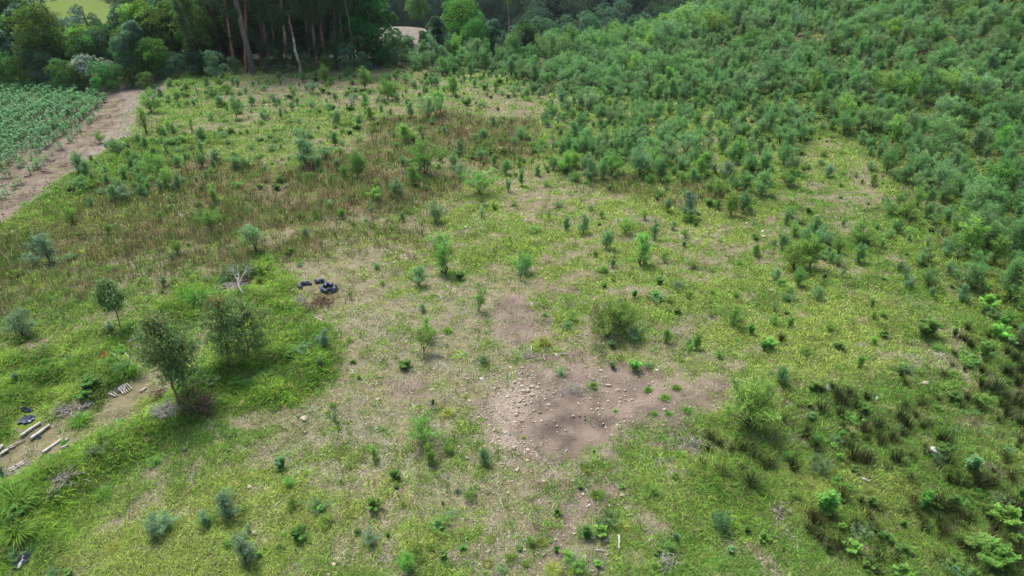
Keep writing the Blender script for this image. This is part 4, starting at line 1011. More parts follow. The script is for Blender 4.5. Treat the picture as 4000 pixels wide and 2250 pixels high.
TUY = [m.copy() for m in TU[:2]]; [m.materials.__setitem__(0, M['tussy']) for m in TUY]
TUB = TU[2].copy(); TUB.materials[0] = M['tussb']
for r_, c_, tx, ty, rad, m_, zs, desc in [
    (3, 0, 180, 740, 290, TU[0], .62, 'big arching bright green tussock'), (3, 0, 60, 640, 230, TU[1], .6, 'deep green arching tussock'), (3, 0, 330, 600, 200, TU[2], .6, 'leaning green tussock'), (3, 0, 180, 1040, 280, TU[1], .55, 'broad yellow-tipped tussock'), (3, 0, 30, 900, 230, TU[0], .6, 'shaggy green tussock'), (3, 0, 330, 1080, 180, TU[2], .5, 'olive grass tussock'),
    (2, 0, 1310, 870, 190, TU[0], .8, 'bright arching tussock'), (2, 0, 1150, 940, 140, TU[1], .7, 'lime green tussock'), (2, 0, 190, 1090, 200, TU[2], .55, 'dark green tussock'), (2, 0, 70, 1130, 170, TU[1], .55, 'spreading green tussock'), (2, 0, 820, 1350, 170, TU[0], .5, 'fine-bladed green tussock'), (2, 0, 1330, 400, 150, TU[1], .5, 'fresh green tussock'), (2, 0, 2010, 130, 200, TU[2], .6, 'tall green tussock'), (2, 0, 1880, 90, 170, TU[0], .6, 'wide green tussock'), (2, 0, 1780, 180, 150, TU[1], .5, 'low green tussock'),
    (3, 0, 1050, 640, 130, TU[0], .5, 'slim-bladed green tussock'), (3, 0, 1150, 1180, 120, TUY[0], .6, 'yellowish fine tussock'), (3, 0, 760, 400, 130, TUY[1], .5, 'straw-tipped tussock'),
    (2, 2, 320, 560, 125, TUY[0], .6, 'yellow-green tussock'), (2, 2, 330, 280, 50, TU[0], .6, 'small bright tussock'), (2, 2, 1370, 1035, 75, TU[1], .55, 'round green tussock'), (2, 2, 1540, 1110, 90, TU[2], .45, 'low spreading tussock'), (2, 2, 1430, 1270, 55, TU[0], .5, 'little green tussock'), (2, 2, 1570, 1270, 60, TU[1], .5, 'little bright tussock'), (2, 2, 1760, 1240, 80, TU[2], .5, 'dark-centred tussock'), (2, 2, 1650, 1010, 80, TU[0], .4, 'flat green tussock'), (2, 2, 1040, 1240, 40, TU[0], .5, 'very small tussock'),
    (3, 2, 1110, 960, 110, TUY[0], .6, 'straw-coloured tussock'), (3, 2, 300, 1120, 100, TUY[1], .55, 'yellow tussock'), (3, 2, 410, 1400, 140, TUY[0], .5, 'broad yellow tussock'), (3, 2, 1680, 230, 70, TU[1], .6, 'vivid green tussock'), (3, 2, 760, 420, 60, TUY[1], .7, 'pale yellow tussock'), (3, 2, 1880, 560, 110, TU[0], .4, 'creeping lime tussock'), (3, 2, 1880, 440, 110, TUY[0], .5, 'sprawling yellow-green tussock'), (3, 2, 850, 640, 120, TU[2], .4, 'ragged green tussock'),
    (3, 1, 2030, 610, 65, TUB, .7, 'pale blue-green tussock'), (3, 1, 1480, 740, 60, TUY[0], .8, 'olive tussock'), (2, 1, 1930, 440, 80, TU[1], .6, 'spiky green tussock'), (2, 1, 300, 900, 60, TUB, .7, 'grey-green tussock'), (2, 1, 750, 830, 90, TUY[1], .4, 'yellow sprawling tussock'), (2, 1, 1930, 1270, 110, TUY[1], .5, 'wide yellow-green tussock'), (3, 2, 120, 60, 40, TUY[0], .5, 'thin yellow tussock'), (1, 1, 440, 730, 60, TU[2], .9, 'dark upright tussock'), (1, 1, 110, 1180, 90, TU[0], .7, 'lush green tussock')]:
    x, y, z, u, v = at(r_, c_, tx, ty)
    s = rad / 4 * px_m(x, y, z) * .95
    o = inst(m_, 'grass_tussock', (x, y, z), (0, 0, random.uniform(0, 6)), (s, s, s * zs * 1.5))
    tag(o, autolabel(desc, u, v), 'tussock', 'grass tussocks')
for r_, c_, tx, ty, rad in [(3, 2, 1125, 1110, 55), (3, 2, 1370, 1185, 45), (3, 2, 1640, 1375, 45), (3, 2, 1790, 1400, 48), (3, 2, 1000, 1270, 45), (3, 1, 2370, 1080, 50), (3, 1, 940, 820, 45), (3, 1, 300, 580, 60), (2, 2, 1100, 610, 55), (2, 2, 1090, 715, 40), (3, 2, 840, 1120, 30), (3, 2, 1280, 1080, 35), (3, 1, 2330, 1330, 55), (3, 2, 1920, 1080, 50)]:
    x, y, z, u, v = at(r_, c_, tx, ty)
    s = rad / 4 * px_m(x, y, z) * 2
    tag(inst(random.choice(CU), 'moss_cushion', (x, y, z - .02), (0, 0, random.uniform(0, 6)), (s, s, s)), autolabel('round mossy yellow-green cushion', u, v), 'cushion plant', 'round cushion plants')

# ------------------------------------------------------------------ gum saplings
def gum_sapling(name, label, base, H, lean, crown_w, n, seed, red=.13, low=.38, trunk_r=.045):
    r = np.random.default_rng(seed)
    e = bpy.data.objects.new(name, None); COL.objects.link(e); e.location = base
    sb, lb = Buf(), Buf()
    ts = np.linspace(0, 1, 9)
    pts = np.stack([lean[0] * H * ts, lean[1] * H * ts, H * ts], 1) + np.vstack([np.zeros((1, 3)), r.normal(0, .012 * H, (8, 3))])
    tube(sb, pts, np.linspace(trunk_r, .008, 9), sides=7)
    tips = []
    nb = 30
    for k in range(nb):
        t = low + (1 - low) * (k / nb) ** .9
        p0 = np.array([np.interp(t, ts, pts[:, i]) for i in range(3)])
        a = k * 2.4 + r.normal(0, .3)
        prof = math.sin(math.pi * min(1, (t - low) / (1 - low) * .78 + .22)) ** .7
        L = crown_w * prof * r.uniform(.6, 1.1)
        dv = np.array([math.cos(a), math.sin(a), r.uniform(.35, .9)]); dv /= np.linalg.norm(dv)
        p1 = p0 + dv * L; pm = (p0 + p1) / 2 + np.array([0, 0, -.05 * L])
        tube(sb, [p0, pm, p1], [.012, .008, .003], sides=4, cap=False)
        for q in np.linspace(.35, 1.05, 6): tips.append((p0 + (p1 - p0) * q + r.normal(0, .06 * H * .3, 3), t, q))
    tips.append((pts[-1], 1, 1))
    for c, t, q in tips:
        m = int(n / len(tips)); off = r.normal(0, .075 * H * .55, (m, 3)) * [1, 1, .8]
        d = unit(r.normal(0, .6, (m, 3)) + [0, 0, -.55])
        topness = max(0, t - .80) * 5 + (r.random() < .06)
        tone = (.75 + .45 * q * r.uniform(.7, 1.2))
        col = np.array([tone, tone, tone]) * np.exp(r.normal(0, .2, (m, 1)))
        redm = (r.random(m) < red * 1.6 * topness + .02)[:, None]
        col = np.where(redm, col * np.array([1.8, .85, .8]), col)
        leaves(lb, c + off, d, r.uniform(.11, .20, m), .042, col, r, roll=.9, bend=.1)
    mt = M['gumbark']
    inst(sb.mesh('trunk', [mt], True), 'trunk', (0, 0, 0), parent=e)
    inst(lb.mesh('foliage', [M['gum']]), 'foliage', (0, 0, 0), parent=e)
    tag(e, label, 'gum sapling', 'gum saplings on the left bank')
M['gumbark'] = solid_mat('gum_sapling_bark', (0.24, 0.165, 0.11), noise=.3, scale=10)
x, y, z, u, v = at(2, 0, 1800, 1165)
gum_sapling('gum_sapling', 'tallest dark-leaved gum sapling with reddish tip, its leaning trunk rising from the log strip', (x, y, z), 3.3, (-.05, .04), 1.0, 4600, 7, low=.33, trunk_r=.05)
x, y, z, u, v = at(2, 0, 1840, 1140)
gum_sapling('gum_sapling', 'low leafy gum regrowth with thin twin stems right behind the tallest gum sapling', (x, y + .3, z), 2.2, (.06, .05), .95, 1900, 17, low=.2, trunk_r=.03)
x, y, z, u, v = at(2, 0, 2335, 800)
gum_sapling('gum_sapling', 'open-crowned gum sapling with rusty red upper leaves, second from the left edge', (x, y, z), 2.75, (-.03, .05), 1.15, 3300, 8, red=.3, low=.24, trunk_r=.05)
x, y, z, u, v = at(2, 0, 2400, 700)
gum_sapling('gum_sapling', 'shorter spreading gum sapling touching the rusty-topped one', (x + .4, y, z), 1.9, (.02, .05), 1.3, 2200, 9, red=.1, low=.12, trunk_r=.04)
x, y, z, u, v = at(2, 0, 1235, 430)
gum_sapling('gum_sapling', 'small thin gum sapling with bare lower stem farthest from the logs', (x, y, z), 2.15, (-.10, .05), .6, 2600, 10, red=.05, low=.5, trunk_r=.03)

# ------------------------------------------------------------------ branch heaps, logs, plastic
def sx_log(name, label, cat, grp, p, q, r0, r1, mats, sides=9, bend=.02, rng=None, lift=0):
    rng = rng or np.random.default_rng(hash(label) % 9999)
    p = np.array(p); q = np.array(q); L = np.linalg.norm(q - p); n = 7
    ts = np.linspace(0, 1, n)
    pts = p[None] * (1 - ts[:, None]) + q[None] * ts[:, None]
    pts[1:-1] += rng.normal(0, bend * L * .5, (n - 2, 3)) * [1, 1, .2]
    pts[:, 2] += lift
    b = Buf()
    pts0 = pts - pts[0]
    tube(b, pts0, np.linspace(r0, r1, n) * rng.uniform(.9, 1.1, n), sides=sides, cap=False)
    nf = sum(len(f) for f in b.f[4])
    for i in (0, n - 1):
        th = np.linspace(0, 2 * math.pi, sides, endpoint=False)
        ring = b.v[0][i * sides:(i + 1) * sides]
        b.add(np.vstack([ring, pts0[i] + (pts0[i] - pts0[n // 2]) * .004]), [(j, (j + 1) % sides, sides) for j in range(sides)], (1, 1, 1), 1)
    o = b.obj(name, mats, smooth_=False); o.location = pts[0]
    tag(o, label, cat, grp); return o

LOGS = [
 (2, 0, 1095, 1070, 1170, 1100, 0.038, 'short pale log lying nearest left of the bundle'), (2, 0, 1140, 1055, 1190, 1090, 0.026, 'thin pale log tucked beside the bundle'),
 (2, 0, 1195, 1010, 1245, 1075, 0.034, 'leftmost log of the parallel bundle'), (2, 0, 1215, 995, 1268, 1065, 0.030, 'second log from left in the parallel bundle'), (2, 0, 1235, 985, 1288, 1055, 0.032, 'third log in the parallel bundle'),
 (2, 0, 1255, 975, 1310, 1038, 0.030, 'fourth log in the parallel bundle'), (2, 0, 1275, 965, 1332, 1022, 0.027, 'rightmost log of the parallel bundle'),
 (2, 0, 1410, 1055, 1475, 1015, .045, 'short white log right of the bundle'), (2, 0, 1570, 1050, 1680, 1005, .035, 'slim white pole just left of the tallest gum trunk'),
 (2, 0, 1140, 670, 1205, 738, 0.045, 'thick pale log below the orange bag'), (2, 0, 1240, 645, 1310, 712, .035, 'slim grey pole above the bright tussock'), (2, 0, 1285, 553, 1390, 503, .030, 'long thin pole behind the tallest gum crown'),
 (2, 0, 1368, 460, 1398, 515, .035, 'short upright-leaning stake beside the tallest gum crown'), (2, 0, 560, 1175, 615, 1150, .03, 'small grey billet above the grey litter patch'), (2, 0, 635, 1190, 660, 1165, .035, 'stubby billet above the grey litter patch'),
 (3, 0, 210, 55, 412, -80, .060, 'long pale log just below the torn black sheet'), (3, 0, 315, 85, 505, -55, .068, 'thickest long white log below the torn black sheet'), (3, 0, 435, 225, 618, 95, .065, 'long cracked grey log in the lower log strip'),
 (3, 0, 640, 112, 695, 70, .035, 'short thin log beyond the cracked grey log'), (3, 0, 615, 178, 688, 142, .05, 'stubby white log right of the cracked grey log'), (3, 0, 75, 168, 255, 85, .028, 'long thin pole between the logs near the left edge'),
 (3, 0, 0, 245, 90, 188, .05, 'weathered log end entering at the left edge'), (3, 0, 20, 228, 82, 192, .035, 'short weathered log beside the left edge'), (3, 0, 0, 185, 32, 145, .06, 'cut log half out of view at the left edge'),
 (3, 0, 90, 395, 262, 300, .045, 'upper one of two parallel logs above the long-bladed tussock'), (3, 0, 105, 408, 268, 318, .040, 'lower one of two parallel logs above the long-bladed tussock'), (3, 0, 145, 455, 305, 365, .045, 'grey splintered log touching the long-bladed tussock'),
 (3, 0, 135, 430, 250, 372, .03, 'thin splintered pole above the grey splintered log'), (3, 0, 20, 530, 92, 500, .03, 'thin stick below the grey-blue shrub at the left edge'), (3, 0, 190, 1390, 248, 1262, .05, 'grey log lying on the crumpled black plastic at the lower left'),
 (3, 0, 20, 205, 160, 150, .03, 'curved pale stick over the weathered log ends'),
]
for r_, c_, x0, y0, x1, y1, rad, lab in LOGS:
    a = at(r_, c_, x0, y0); b_ = at(r_, c_, x1, y1)
    sx_log('log', lab, 'log', 'cut logs on the left bank', (a[0], a[1], a[2] + rad * .8 + .02), (b_[0], b_[1], b_[2] + rad * .8 + .02), rad * .85, rad * .7, [M['log'], M['logend']])

STK = [(2, 1, 1720, 530, 1905, 490, .025, 'long pale stick beside the narrow mid-slope shrub'), (2, 1, 1250, 750, 1310, 665, .015, 'thin slanting stick on litter left of the bare ground'), (2, 1, 600, 310, 662, 350, .035, 'short curved white stick at the lush bank edge'), (2, 1, 1240, 1320, 1243, 1362, .02, 'short white stick near three pale stones'), (2, 1, 490, 150, 515, 205, .03, 'white stick beside the brown brushwood'), (2, 1, 360, 50, 385, 20, .03, 'white stick left of the coiled plastic'),
 (2, 2, 190, 600, 195, 665, .02, 'upright white stick above the rubble patch'), (2, 2, 195, 665, 205, 745, .012, 'thin bent stick above the rubble patch'), (2, 2, 300, 680, 355, 690, .018, 'short white stick right of the upright one'), (2, 2, 465, 672, 568, 672, .018, 'straight white stick beside the pale stone on bare soil'), (2, 2, 320, 695, 325, 738, .02, 'stubby white stick on bare soil'), (2, 2, 268, 722, 300, 718, .02, 'small white chip of wood on bare soil'), (2, 2, 690, 570, 735, 630, .010, 'thin dark twig on bare soil'), (2, 2, 800, 925, 880, 932, .012, 'thin stick beside the yellow rubble'), (2, 2, 660, 1165, 680, 1190, .02, 'small white splinter below the bare soil centre'), (2, 2, 455, 710, 480, 680, .012, 'small slanting twig on bare soil'), (2, 2, 90, 670, 130, 660, .015, 'short grey twig above the rubble'),
 (3, 2, 1072, 1060, 1076, 1192, .035, 'white upright stick with a broad foot in the foreground'), (3, 2, 830, 1198, 930, 1206, .018, 'curved white stick left of the broad upright one'), (3, 2, 1125, 776, 1182, 768, .014, 'white stick forming the top of a T'), (3, 2, 1145, 775, 1155, 812, .014, 'white stick forming the stem of a T'), (3, 2, 1490, 1260, 1560, 1312, .014, 'forked grey stick by the lime bush'), (3, 2, 270, 695, 285, 742, .015, 'slanting white stick among stones'), (3, 2, 640, 70, 420, 200, .008, 'long thin twig across dark soil'), (3, 2, 430, 75, 440, 105, .015, 'tiny white stick on dark soil'), (3, 2, 945, 1255, 990, 1232, .012, 'thin twig near foreground pebbles'), (3, 2, 580, 1210, 610, 1230, .014, 'little twig near the yellow tussock'), (3, 2, 1380, 1095, 1382, 1120, .025, 'stubby white peg in the foreground'), (3, 2, 975, 745, 978, 765, .022, 'small white peg among tufts'),
 (3, 3, 935, 490, 1020, 520, .045, 'torn white wood piece among the rushes'), (3, 3, 215, 805, 245, 890, .025, 'white stick left of the dark rushes'), (3, 3, 210, 795, 268, 812, .014, 'thin white stick crossing another'), (3, 3, 190, 990, 212, 1048, .014, 'thin white stick in lower grass'), (3, 3, 1660, 1120, 1775, 1166, .020, 'long white stick among lower rushes'), (3, 3, 285, 715, 300, 675, .025, 'white splintered stub by the broadleaf bush'), (3, 3, 1140, 350, 1142, 375, .03, 'small white peg among rushes'), (3, 3, 1860, 1355, 1875, 1330, .04, 'white wood chip near the bottom edge'), (3, 3, 0, 580, 40, 597, .03, 'bleached stick beside a small tan stone'),
 (3, 1, 190, 760, 255, 696, .016, 'pale slanting stick on litter'), (3, 1, 120, 765, 170, 708, .012, 'thin brown stick on litter'), (3, 1, 632, 236, 680, 246, .015, 'small white stick by the flat grey stone'), (2, 3, 900, 1000, 935, 1002, .02, 'small white stick above the rushes'), (2, 3, 20, 35, 60, 40, .035, 'white stick at the thinning yellow grass'), (1, 1, 1640, 920, 1660, 830, .01, 'thin yellow upright stem in dry grass'), (1, 1, 1380, 1215, 1405, 1190, .04, 'small white forked stick in dry grass'), (1, 0, 420, 285, 530, 300, .05, 'dark stick on the dirt track')]
for r_, c_, x0, y0, x1, y1, rad, lab in STK:
    if lab == 'x': continue
    a = at(r_, c_, x0, y0); b_ = at(r_, c_, x1, y1)
    m_ = M['brown'] if 'dark' in lab or 'brown' in lab else M['deadwood']
    sx_log('stick', lab, 'stick', 'dead sticks on the ground', (a[0], a[1], a[2] + rad + .045), (b_[0], b_[1], b_[2] + rad + .045), rad, rad * .5, [m_, m_], sides=6, bend=.06)

def crumple(name, label, cat, center, w, d, h, mat, seed, hole=0.0, n=34, grp=None, rot=0, edge=.35):
    """a torn sheet thrown down: folded, with an uneven outline and real thickness of its folds"""
    r = np.random.default_rng(seed)
    s = int(r.integers(0, 999))
    gx, gy = np.meshgrid(np.linspace(-1, 1, n), np.linspace(-1, 1, n))
    ang = np.arctan2(gy, gx); rad = np.maximum(np.abs(gx), np.abs(gy))
    lim = 1 - edge * vnoise(np.cos(ang) * 2 + 5, np.sin(ang) * 2 + 5, .9, s)
    rr_ = rad * lim
    X = np.cos(ang) * rr_; Y = np.sin(ang) * rr_
    Z = (np.abs(fbm(X, Y, .45, s, 3) - .5) * 2.2 + .5 * np.abs(vnoise(X * 1.3 + Y, Y * .6, .18, s + 3) - .5)) * h * (1.1 - rad ** 2 * .8)
    if hole: Z += h * .7 * np.exp(-((np.hypot(X, Y) - .7) / .22) ** 2)
    c, s_ = math.cos(rot), math.sin(rot)
    Xw = X * w; Yw = Y * d
    V = np.stack([Xw * c - Yw * s_, Xw * s_ + Yw * c, Z + .03], -1)
    gz = G.h(V[..., 0] + center[0], V[..., 1] + center[1]) - center[2]
    V[..., 2] += gz
    idx = np.arange(n * n).reshape(n, n)
    F = np.stack([idx[:-1, :-1], idx[:-1, 1:], idx[1:, 1:], idx[1:, :-1]], -1).reshape(-1, 4)
    if hole:
        cx = (X[:-1, :-1] + X[1:, 1:]) / 2; cy = (Y[:-1, :-1] + Y[1:, 1:]) / 2
        F = F[(np.hypot(cx, cy) > hole).ravel()]
    b = Buf(); b.add(V.reshape(-1, 3), F, (1, 1, 1))
    o = b.obj(name, [mat], smooth_=True); o.location = center
    md = o.modifiers.new('thick', 'SOLIDIFY'); md.thickness = .008
    tag(o, label, cat, grp); return o

def cr(r_, c_, tx, ty, wpx, dpx, h, mat, name, label, cat, seed, rot=0, hole=0, edge=.35):
    x, y, z, u, v = at(r_, c_, tx, ty); m = px_m(x, y, z) / 4
    dep = math.atan2(CAM_H - z, y)
    crumple(name, label, cat, (x, y, z), wpx * m / 2, dpx * m / 2 / math.sin(dep), h, mat, seed, rot=rot, hole=hole, edge=edge)
cr(2, 0, 270, 1325, 170, 150, .22, M['plastic'], 'plastic_sheet', 'torn crumpled black sheet above the long pale logs', 'plastic sheet', 1, rot=.3)
cr(2, 0, 270, 1235, 120, 60, .2, M['plastic'], 'plastic_sheet', 'narrow ragged strip of black plastic above the torn black sheet', 'plastic sheet', 2, rot=.75, edge=.6)
cr(2, 0, 690, 700, 115, 55, .16, M['plastic'], 'plastic_sheet', 'small black plastic scrap left of the orange bag', 'plastic sheet', 3, rot=-.7, edge=.6)
cr(3, 0, 215, 1300, 130, 190, .2, M['plastic'], 'plastic_sheet', 'crumpled black plastic with a grey log on it at the lower left', 'plastic sheet', 4, rot=-.4)
cr(3, 0, 330, 1180, 60, 70, .12, M['plastic'], 'plastic_sheet', 'small black plastic scrap half in grass at the lower left', 'plastic sheet', 5)
cr(3, 0, 1860, 190, 55, 35, .08, M['plastic'], 'plastic_sheet', 'tiny black plastic scrap alone in open grass', 'plastic sheet', 6)
cr(3, 0, 390, 58, 60, 36, .08, M['plastic'], 'plastic_sheet', 'black plastic scrap touching the thickest long white log', 'plastic sheet', 7)
cr(2, 0, 1050, 685, 45, 75, .28, M['orange'], 'orange_bag', 'crumpled orange bag standing in bright green grass', 'bag', 8, edge=.4)
cr(2, 0, 845, 1005, 52, 50, .14, M['orange'], 'orange_scrap', 'pale orange scrap lying in grass left of the log bundle', 'scrap', 9, edge=.6)
cr(2, 0, 1840, 450, 60, 38, .07, M['paper'], 'pale_rag', 'crumpled white rag between the two tall gum saplings', 'rag', 10)
cr(2, 3, 605, 1010, 70, 60, .2, M['paper'], 'pale_rag', 'crumpled grey-white rag above the rush tufts', 'rag', 11, edge=.6)
cr(2, 3, 545, 1085, 35, 30, .1, M['paper'], 'pale_rag', 'small white rag beside a rush tuft', 'rag', 12)

def ring(center, R, r0, name, label, cat, mat, a0=0, a1=6.28, seed=1, sq=1.0):
    """a bundle of crushed sheet rolled into a ring or part of one"""
    r = np.random.default_rng(seed); n = 40; m = 10
    th = np.linspace(a0, a1, n)
    b = Buf()
    for k in range(3):
        rr_ = R * (1 + (k - 1) * .12) * (1 + .06 * np.sin(th * 3 + k))
        pts = np.stack([np.cos(th) * rr_, np.sin(th) * rr_ * sq, r0 * (.9 + .6 * (k == 1)) + .03 * np.sin(th * 5 + k)], 1)
        rad = r0 * (0.75 + .45 * r.random(n)); rad[0] = rad[-1] = r0 * .3
        tube(b, pts, rad, sides=m)
    for v in b.v: v += r.normal(0, r0 * .26, v.shape)
    o = b.obj(name, [mat], smooth_=False); o.location = center
    tag(o, label, cat); return o
x, y, z, u, v = at(2, 1, 730, 15)
ring((x, y, z + .04), .30, .06, 'plastic_coil', 'coiled black plastic ring with open middle, nearest of the crushed plastic pieces', 'plastic coil', M['plastic'], seed=2)
x, y, z, u, v = at(1, 1, 635, 1425)
ring((x, y, z + .05), .32, .05, 'plastic_roll', 'bent black plastic roll arching over grass between two coils', 'plastic roll', M['plastic'], -.6, 2.4, seed=3)
x, y, z, u, v = at(1, 1, 500, 1440)
ring((x, y, z + .05), .26, .045, 'plastic_roll', 'curved black plastic roll farthest left of the crushed pieces', 'plastic roll', M['plastic'], .6, 4.2, seed=4)

def branch_tree(buf, p, d, L, r, depth, rng, spread=.5, n=3):
    q = p + d * L
    mid = (p + q) / 2 + rng.normal(0, .05 * L, 3)
    tube(buf, [p, mid, q], [r, r * .8, r * .6], sides=5)
    if depth == 0: return
    for _ in range(n):
        nd = d + rng.normal(0, spread, 3); nd /= np.linalg.norm(nd)
        branch_tree(buf, q - d * L * rng.uniform(0, .4), nd, L * rng.uniform(.55, .85), r * .55, depth - 1, rng, spread, n)
x, y, z, u, v = at(1, 0, 2450, 1520)
b = Buf(); rg = np.random.default_rng(5)
branch_tree(b, np.array([0, 0, .06]), unit(np.array([-.38, .55, .55])), .8, .045, 3, rg, .42, 3)
tag(b.obj('dead_branch', [M['deadwood']]), 'white forked dead branch propped against the dark brush heap', 'dead branch').location = (x, y, z)
x2, y2, z2, u, v = at(1, 0, 2420, 1350)
e = bpy.data.objects.new('brush_heap', None); COL.objects.link(e); e.location = (x2, y2, z2)
lb = Buf(); rg = np.random.default_rng(6)
n = 3800; d = unit(rg.normal(0, 1, (n, 3))); d[:, 2] = np.abs(d[:, 2])
base = d * np.array([1.1, .75, .65]) * rg.uniform(.45, 1.0, (n, 1)) ** .5
base += (vnoise(d[:, 0] * 3 + 9, d[:, 1] * 3 + 9, .8, 4) - .5)[:, None] * .35 * d
leaves(lb, base, unit(d + rg.normal(0, .8, (n, 3)) - [0, 0, .4]), rg.uniform(.07, .14, n), .035, np.exp(rg.normal(0, .25, (n, 1))) * np.array([[.95, 1, 1.05]]), rg, roll=.8)
sb = Buf()
for k in range(26):
    a = rg.uniform(0, 6.28); tube(sb, [[0, -.3, .1], [math.cos(a) * .6, math.sin(a) * .4, .4], [math.cos(a) * 1.05, math.sin(a) * .75, rg.uniform(.1, .7)]], [.02, .014, .005], sides=4)
inst(lb.mesh('leaves', [M['gum']]), 'leaves', (0, 0, 0), parent=e); inst(sb.mesh('branches', [M['brown']]), 'branches', (0, 0, 0), parent=e)
tag(e, 'dark leafy heap of cut brush behind the white forked dead branch', 'brush heap')
M['twiggrey'] = solid_mat('grey_dead_twigs', (0.36, 0.335, 0.30), noise=.35)
def brush(r_, c_, tx, ty, R, n, mat, name, label, seed, rad=.012, hz=.3):
    mat = M['twiggrey'] if mat is M['deadwood'] else mat
    x, y, z, u, v = at(r_, c_, tx, ty); r = np.random.default_rng(seed); b = Buf()
    for _ in range(n):
        c = r.normal(0, R * .4, 3) * [1, .8, 0] + [0, 0, abs(r.normal(0, hz * R))]
        a = r.uniform(0, 6.28); dv = np.array([math.cos(a), math.sin(a), r.normal(0, .22)]) * min(R * r.uniform(.12, .42), .26)
        tube(b, [c - dv, c + r.normal(0, .03, 3), c + dv], [rad, rad, rad * .4], sides=4)
    for vv in b.v: vv[:, 2] = np.maximum(vv[:, 2], .01)
    o = b.obj(name, [mat]); o.location = (x, y, z); tag(o, label, 'brushwood'); return o
brush(2, 1, 670, 150, .75, 90, M['brown'], 'brushwood', 'reddish brown brushwood pile below the coiled plastic', 11)
brush(2, 1, 520, 220, .4, 30, M['brown'], 'brushwood', 'small reddish brown brushwood clump beside white sticks', 12)
brush(2, 1, 440, 160, .6, 45, M['deadwood'], 'brushwood', 'grey twiggy brushwood on the bank left of the brown pile', 13)
brush(2, 0, 1630, 1110, .42, 130, M['brown'], 'brushwood', 'rusty brown ball of dead twigs left of the tallest gum trunk', 14, .008, .6)
brush(2, 0, 2020, 1230, .8, 150, M['brown'], 'brushwood', 'dark brown tangle right of the tallest gum trunk', 15, .010, .5)
brush(1, 0, 2370, 1445, .9, 60, M['deadwood'], 'brushwood', 'pale split timber strewn left of the white forked branch', 16, .022, .12)
brush(1, 0, 2450, 1400, .5, 70, M['brown'], 'brushwood', 'brown rotting twigs under the white forked branch', 21, .014, .3)
brush(3, 2, 1800, 130, .7, 70, M['deadwood'], 'brushwood', 'grey dead twigs near the first rush tufts', 17, .008, .2)
brush(2, 2, 610, 1040, .55, 90, M['deadwood'], 'brushwood', 'fine grey twigs on bare soil right of the rubble', 18, .006, .25)
brush(2, 2, 170, 690, .5, 60, M['deadwood'], 'brushwood', 'fine grey twigs above the rubble patch', 19, .007, .2)
brush(3, 3, 130, 820, .45, 50, M['deadwood'], 'brushwood', 'bleached twigs left of the broadleaf bush', 20, .010, .2)
brush(3, 2, 1550, 1350, .4, 60, M['deadwood'], 'brushwood', 'bleached root twigs near the bottom edge', 22, .008, .4)
for k, (tx, ty, s_) in enumerate([(690, 1225, 150), (1700, 1200, 110), (1620, 1260, 90), (1200, 1010, 60), (860, 1170, 60)]):
    brush(2, 0, tx, ty, s_ / 190, 90, M['deadwood'], 'brushwood', ['grey splintered bark litter in the middle of the log strip', 'grey bark litter just below the tallest gum trunk', 'grey bark litter below left of the tallest gum trunk', 'grey bark chips among the log bundle', 'grey bark chips above the middle log strip'][k], 30 + k, .011, .05)
brush(3, 0, 600, 480, .7, 90, M['deadwood'], 'brushwood', 'grey bark litter in the gap beside the long-bladed tussock', 40, .011, .08)
brush(3, 0, 230, 400, .8, 70, M['deadwood'], 'brushwood', 'splintered bark strips among the lower parallel logs', 41, .012, .06)

# ------------------------------------------------------------------ stones
def rock_mesh(seed, mat, flat=.7, boxy=False):
    import bmesh
    bm = bmesh.new()
    r = random.Random(seed)
    if boxy:
        bmesh.ops.create_cube(bm, size=1.6)
        bmesh.ops.bevel(bm, geom=bm.edges[:], offset=.12, segments=2, affect='EDGES')
    else: bmesh.ops.create_icosphere(bm, subdivisions=2, radius=1)
    ax = [Vector((r.gauss(0, 1), r.gauss(0, 1), r.gauss(0, 1))).normalized() for _ in range(9)]
    lim = [r.uniform(.55, .9) for _ in ax]
    for v in bm.verts:
        if not boxy:
            for a, l in zip(ax, lim):
                d = v.co.dot(a)
                if d > l: v.co -= a * (d - l)
        v.co += Vector((r.gauss(0, .03), r.gauss(0, .03), r.gauss(0, .03))); v.co.z *= flat
    me = bpy.data.meshes.new('stone'); bm.to_mesh(me); bm.free()
    c = me.color_attributes.new('col', 'FLOAT_COLOR', 'POINT')
    c.data.foreach_set('color', np.ones(len(me.vertices) * 4, np.float32))
    me.materials.append(mat); return me
RK = [rock_mesh(i, M['stone'], [.7, .55, .8, .65][i % 4]) for i in range(6)]
RKW = [rock_mesh(20 + i, M['whitestone'], .7) for i in range(3)]
BLK = rock_mesh(40, M['whitestone'], .5, True)
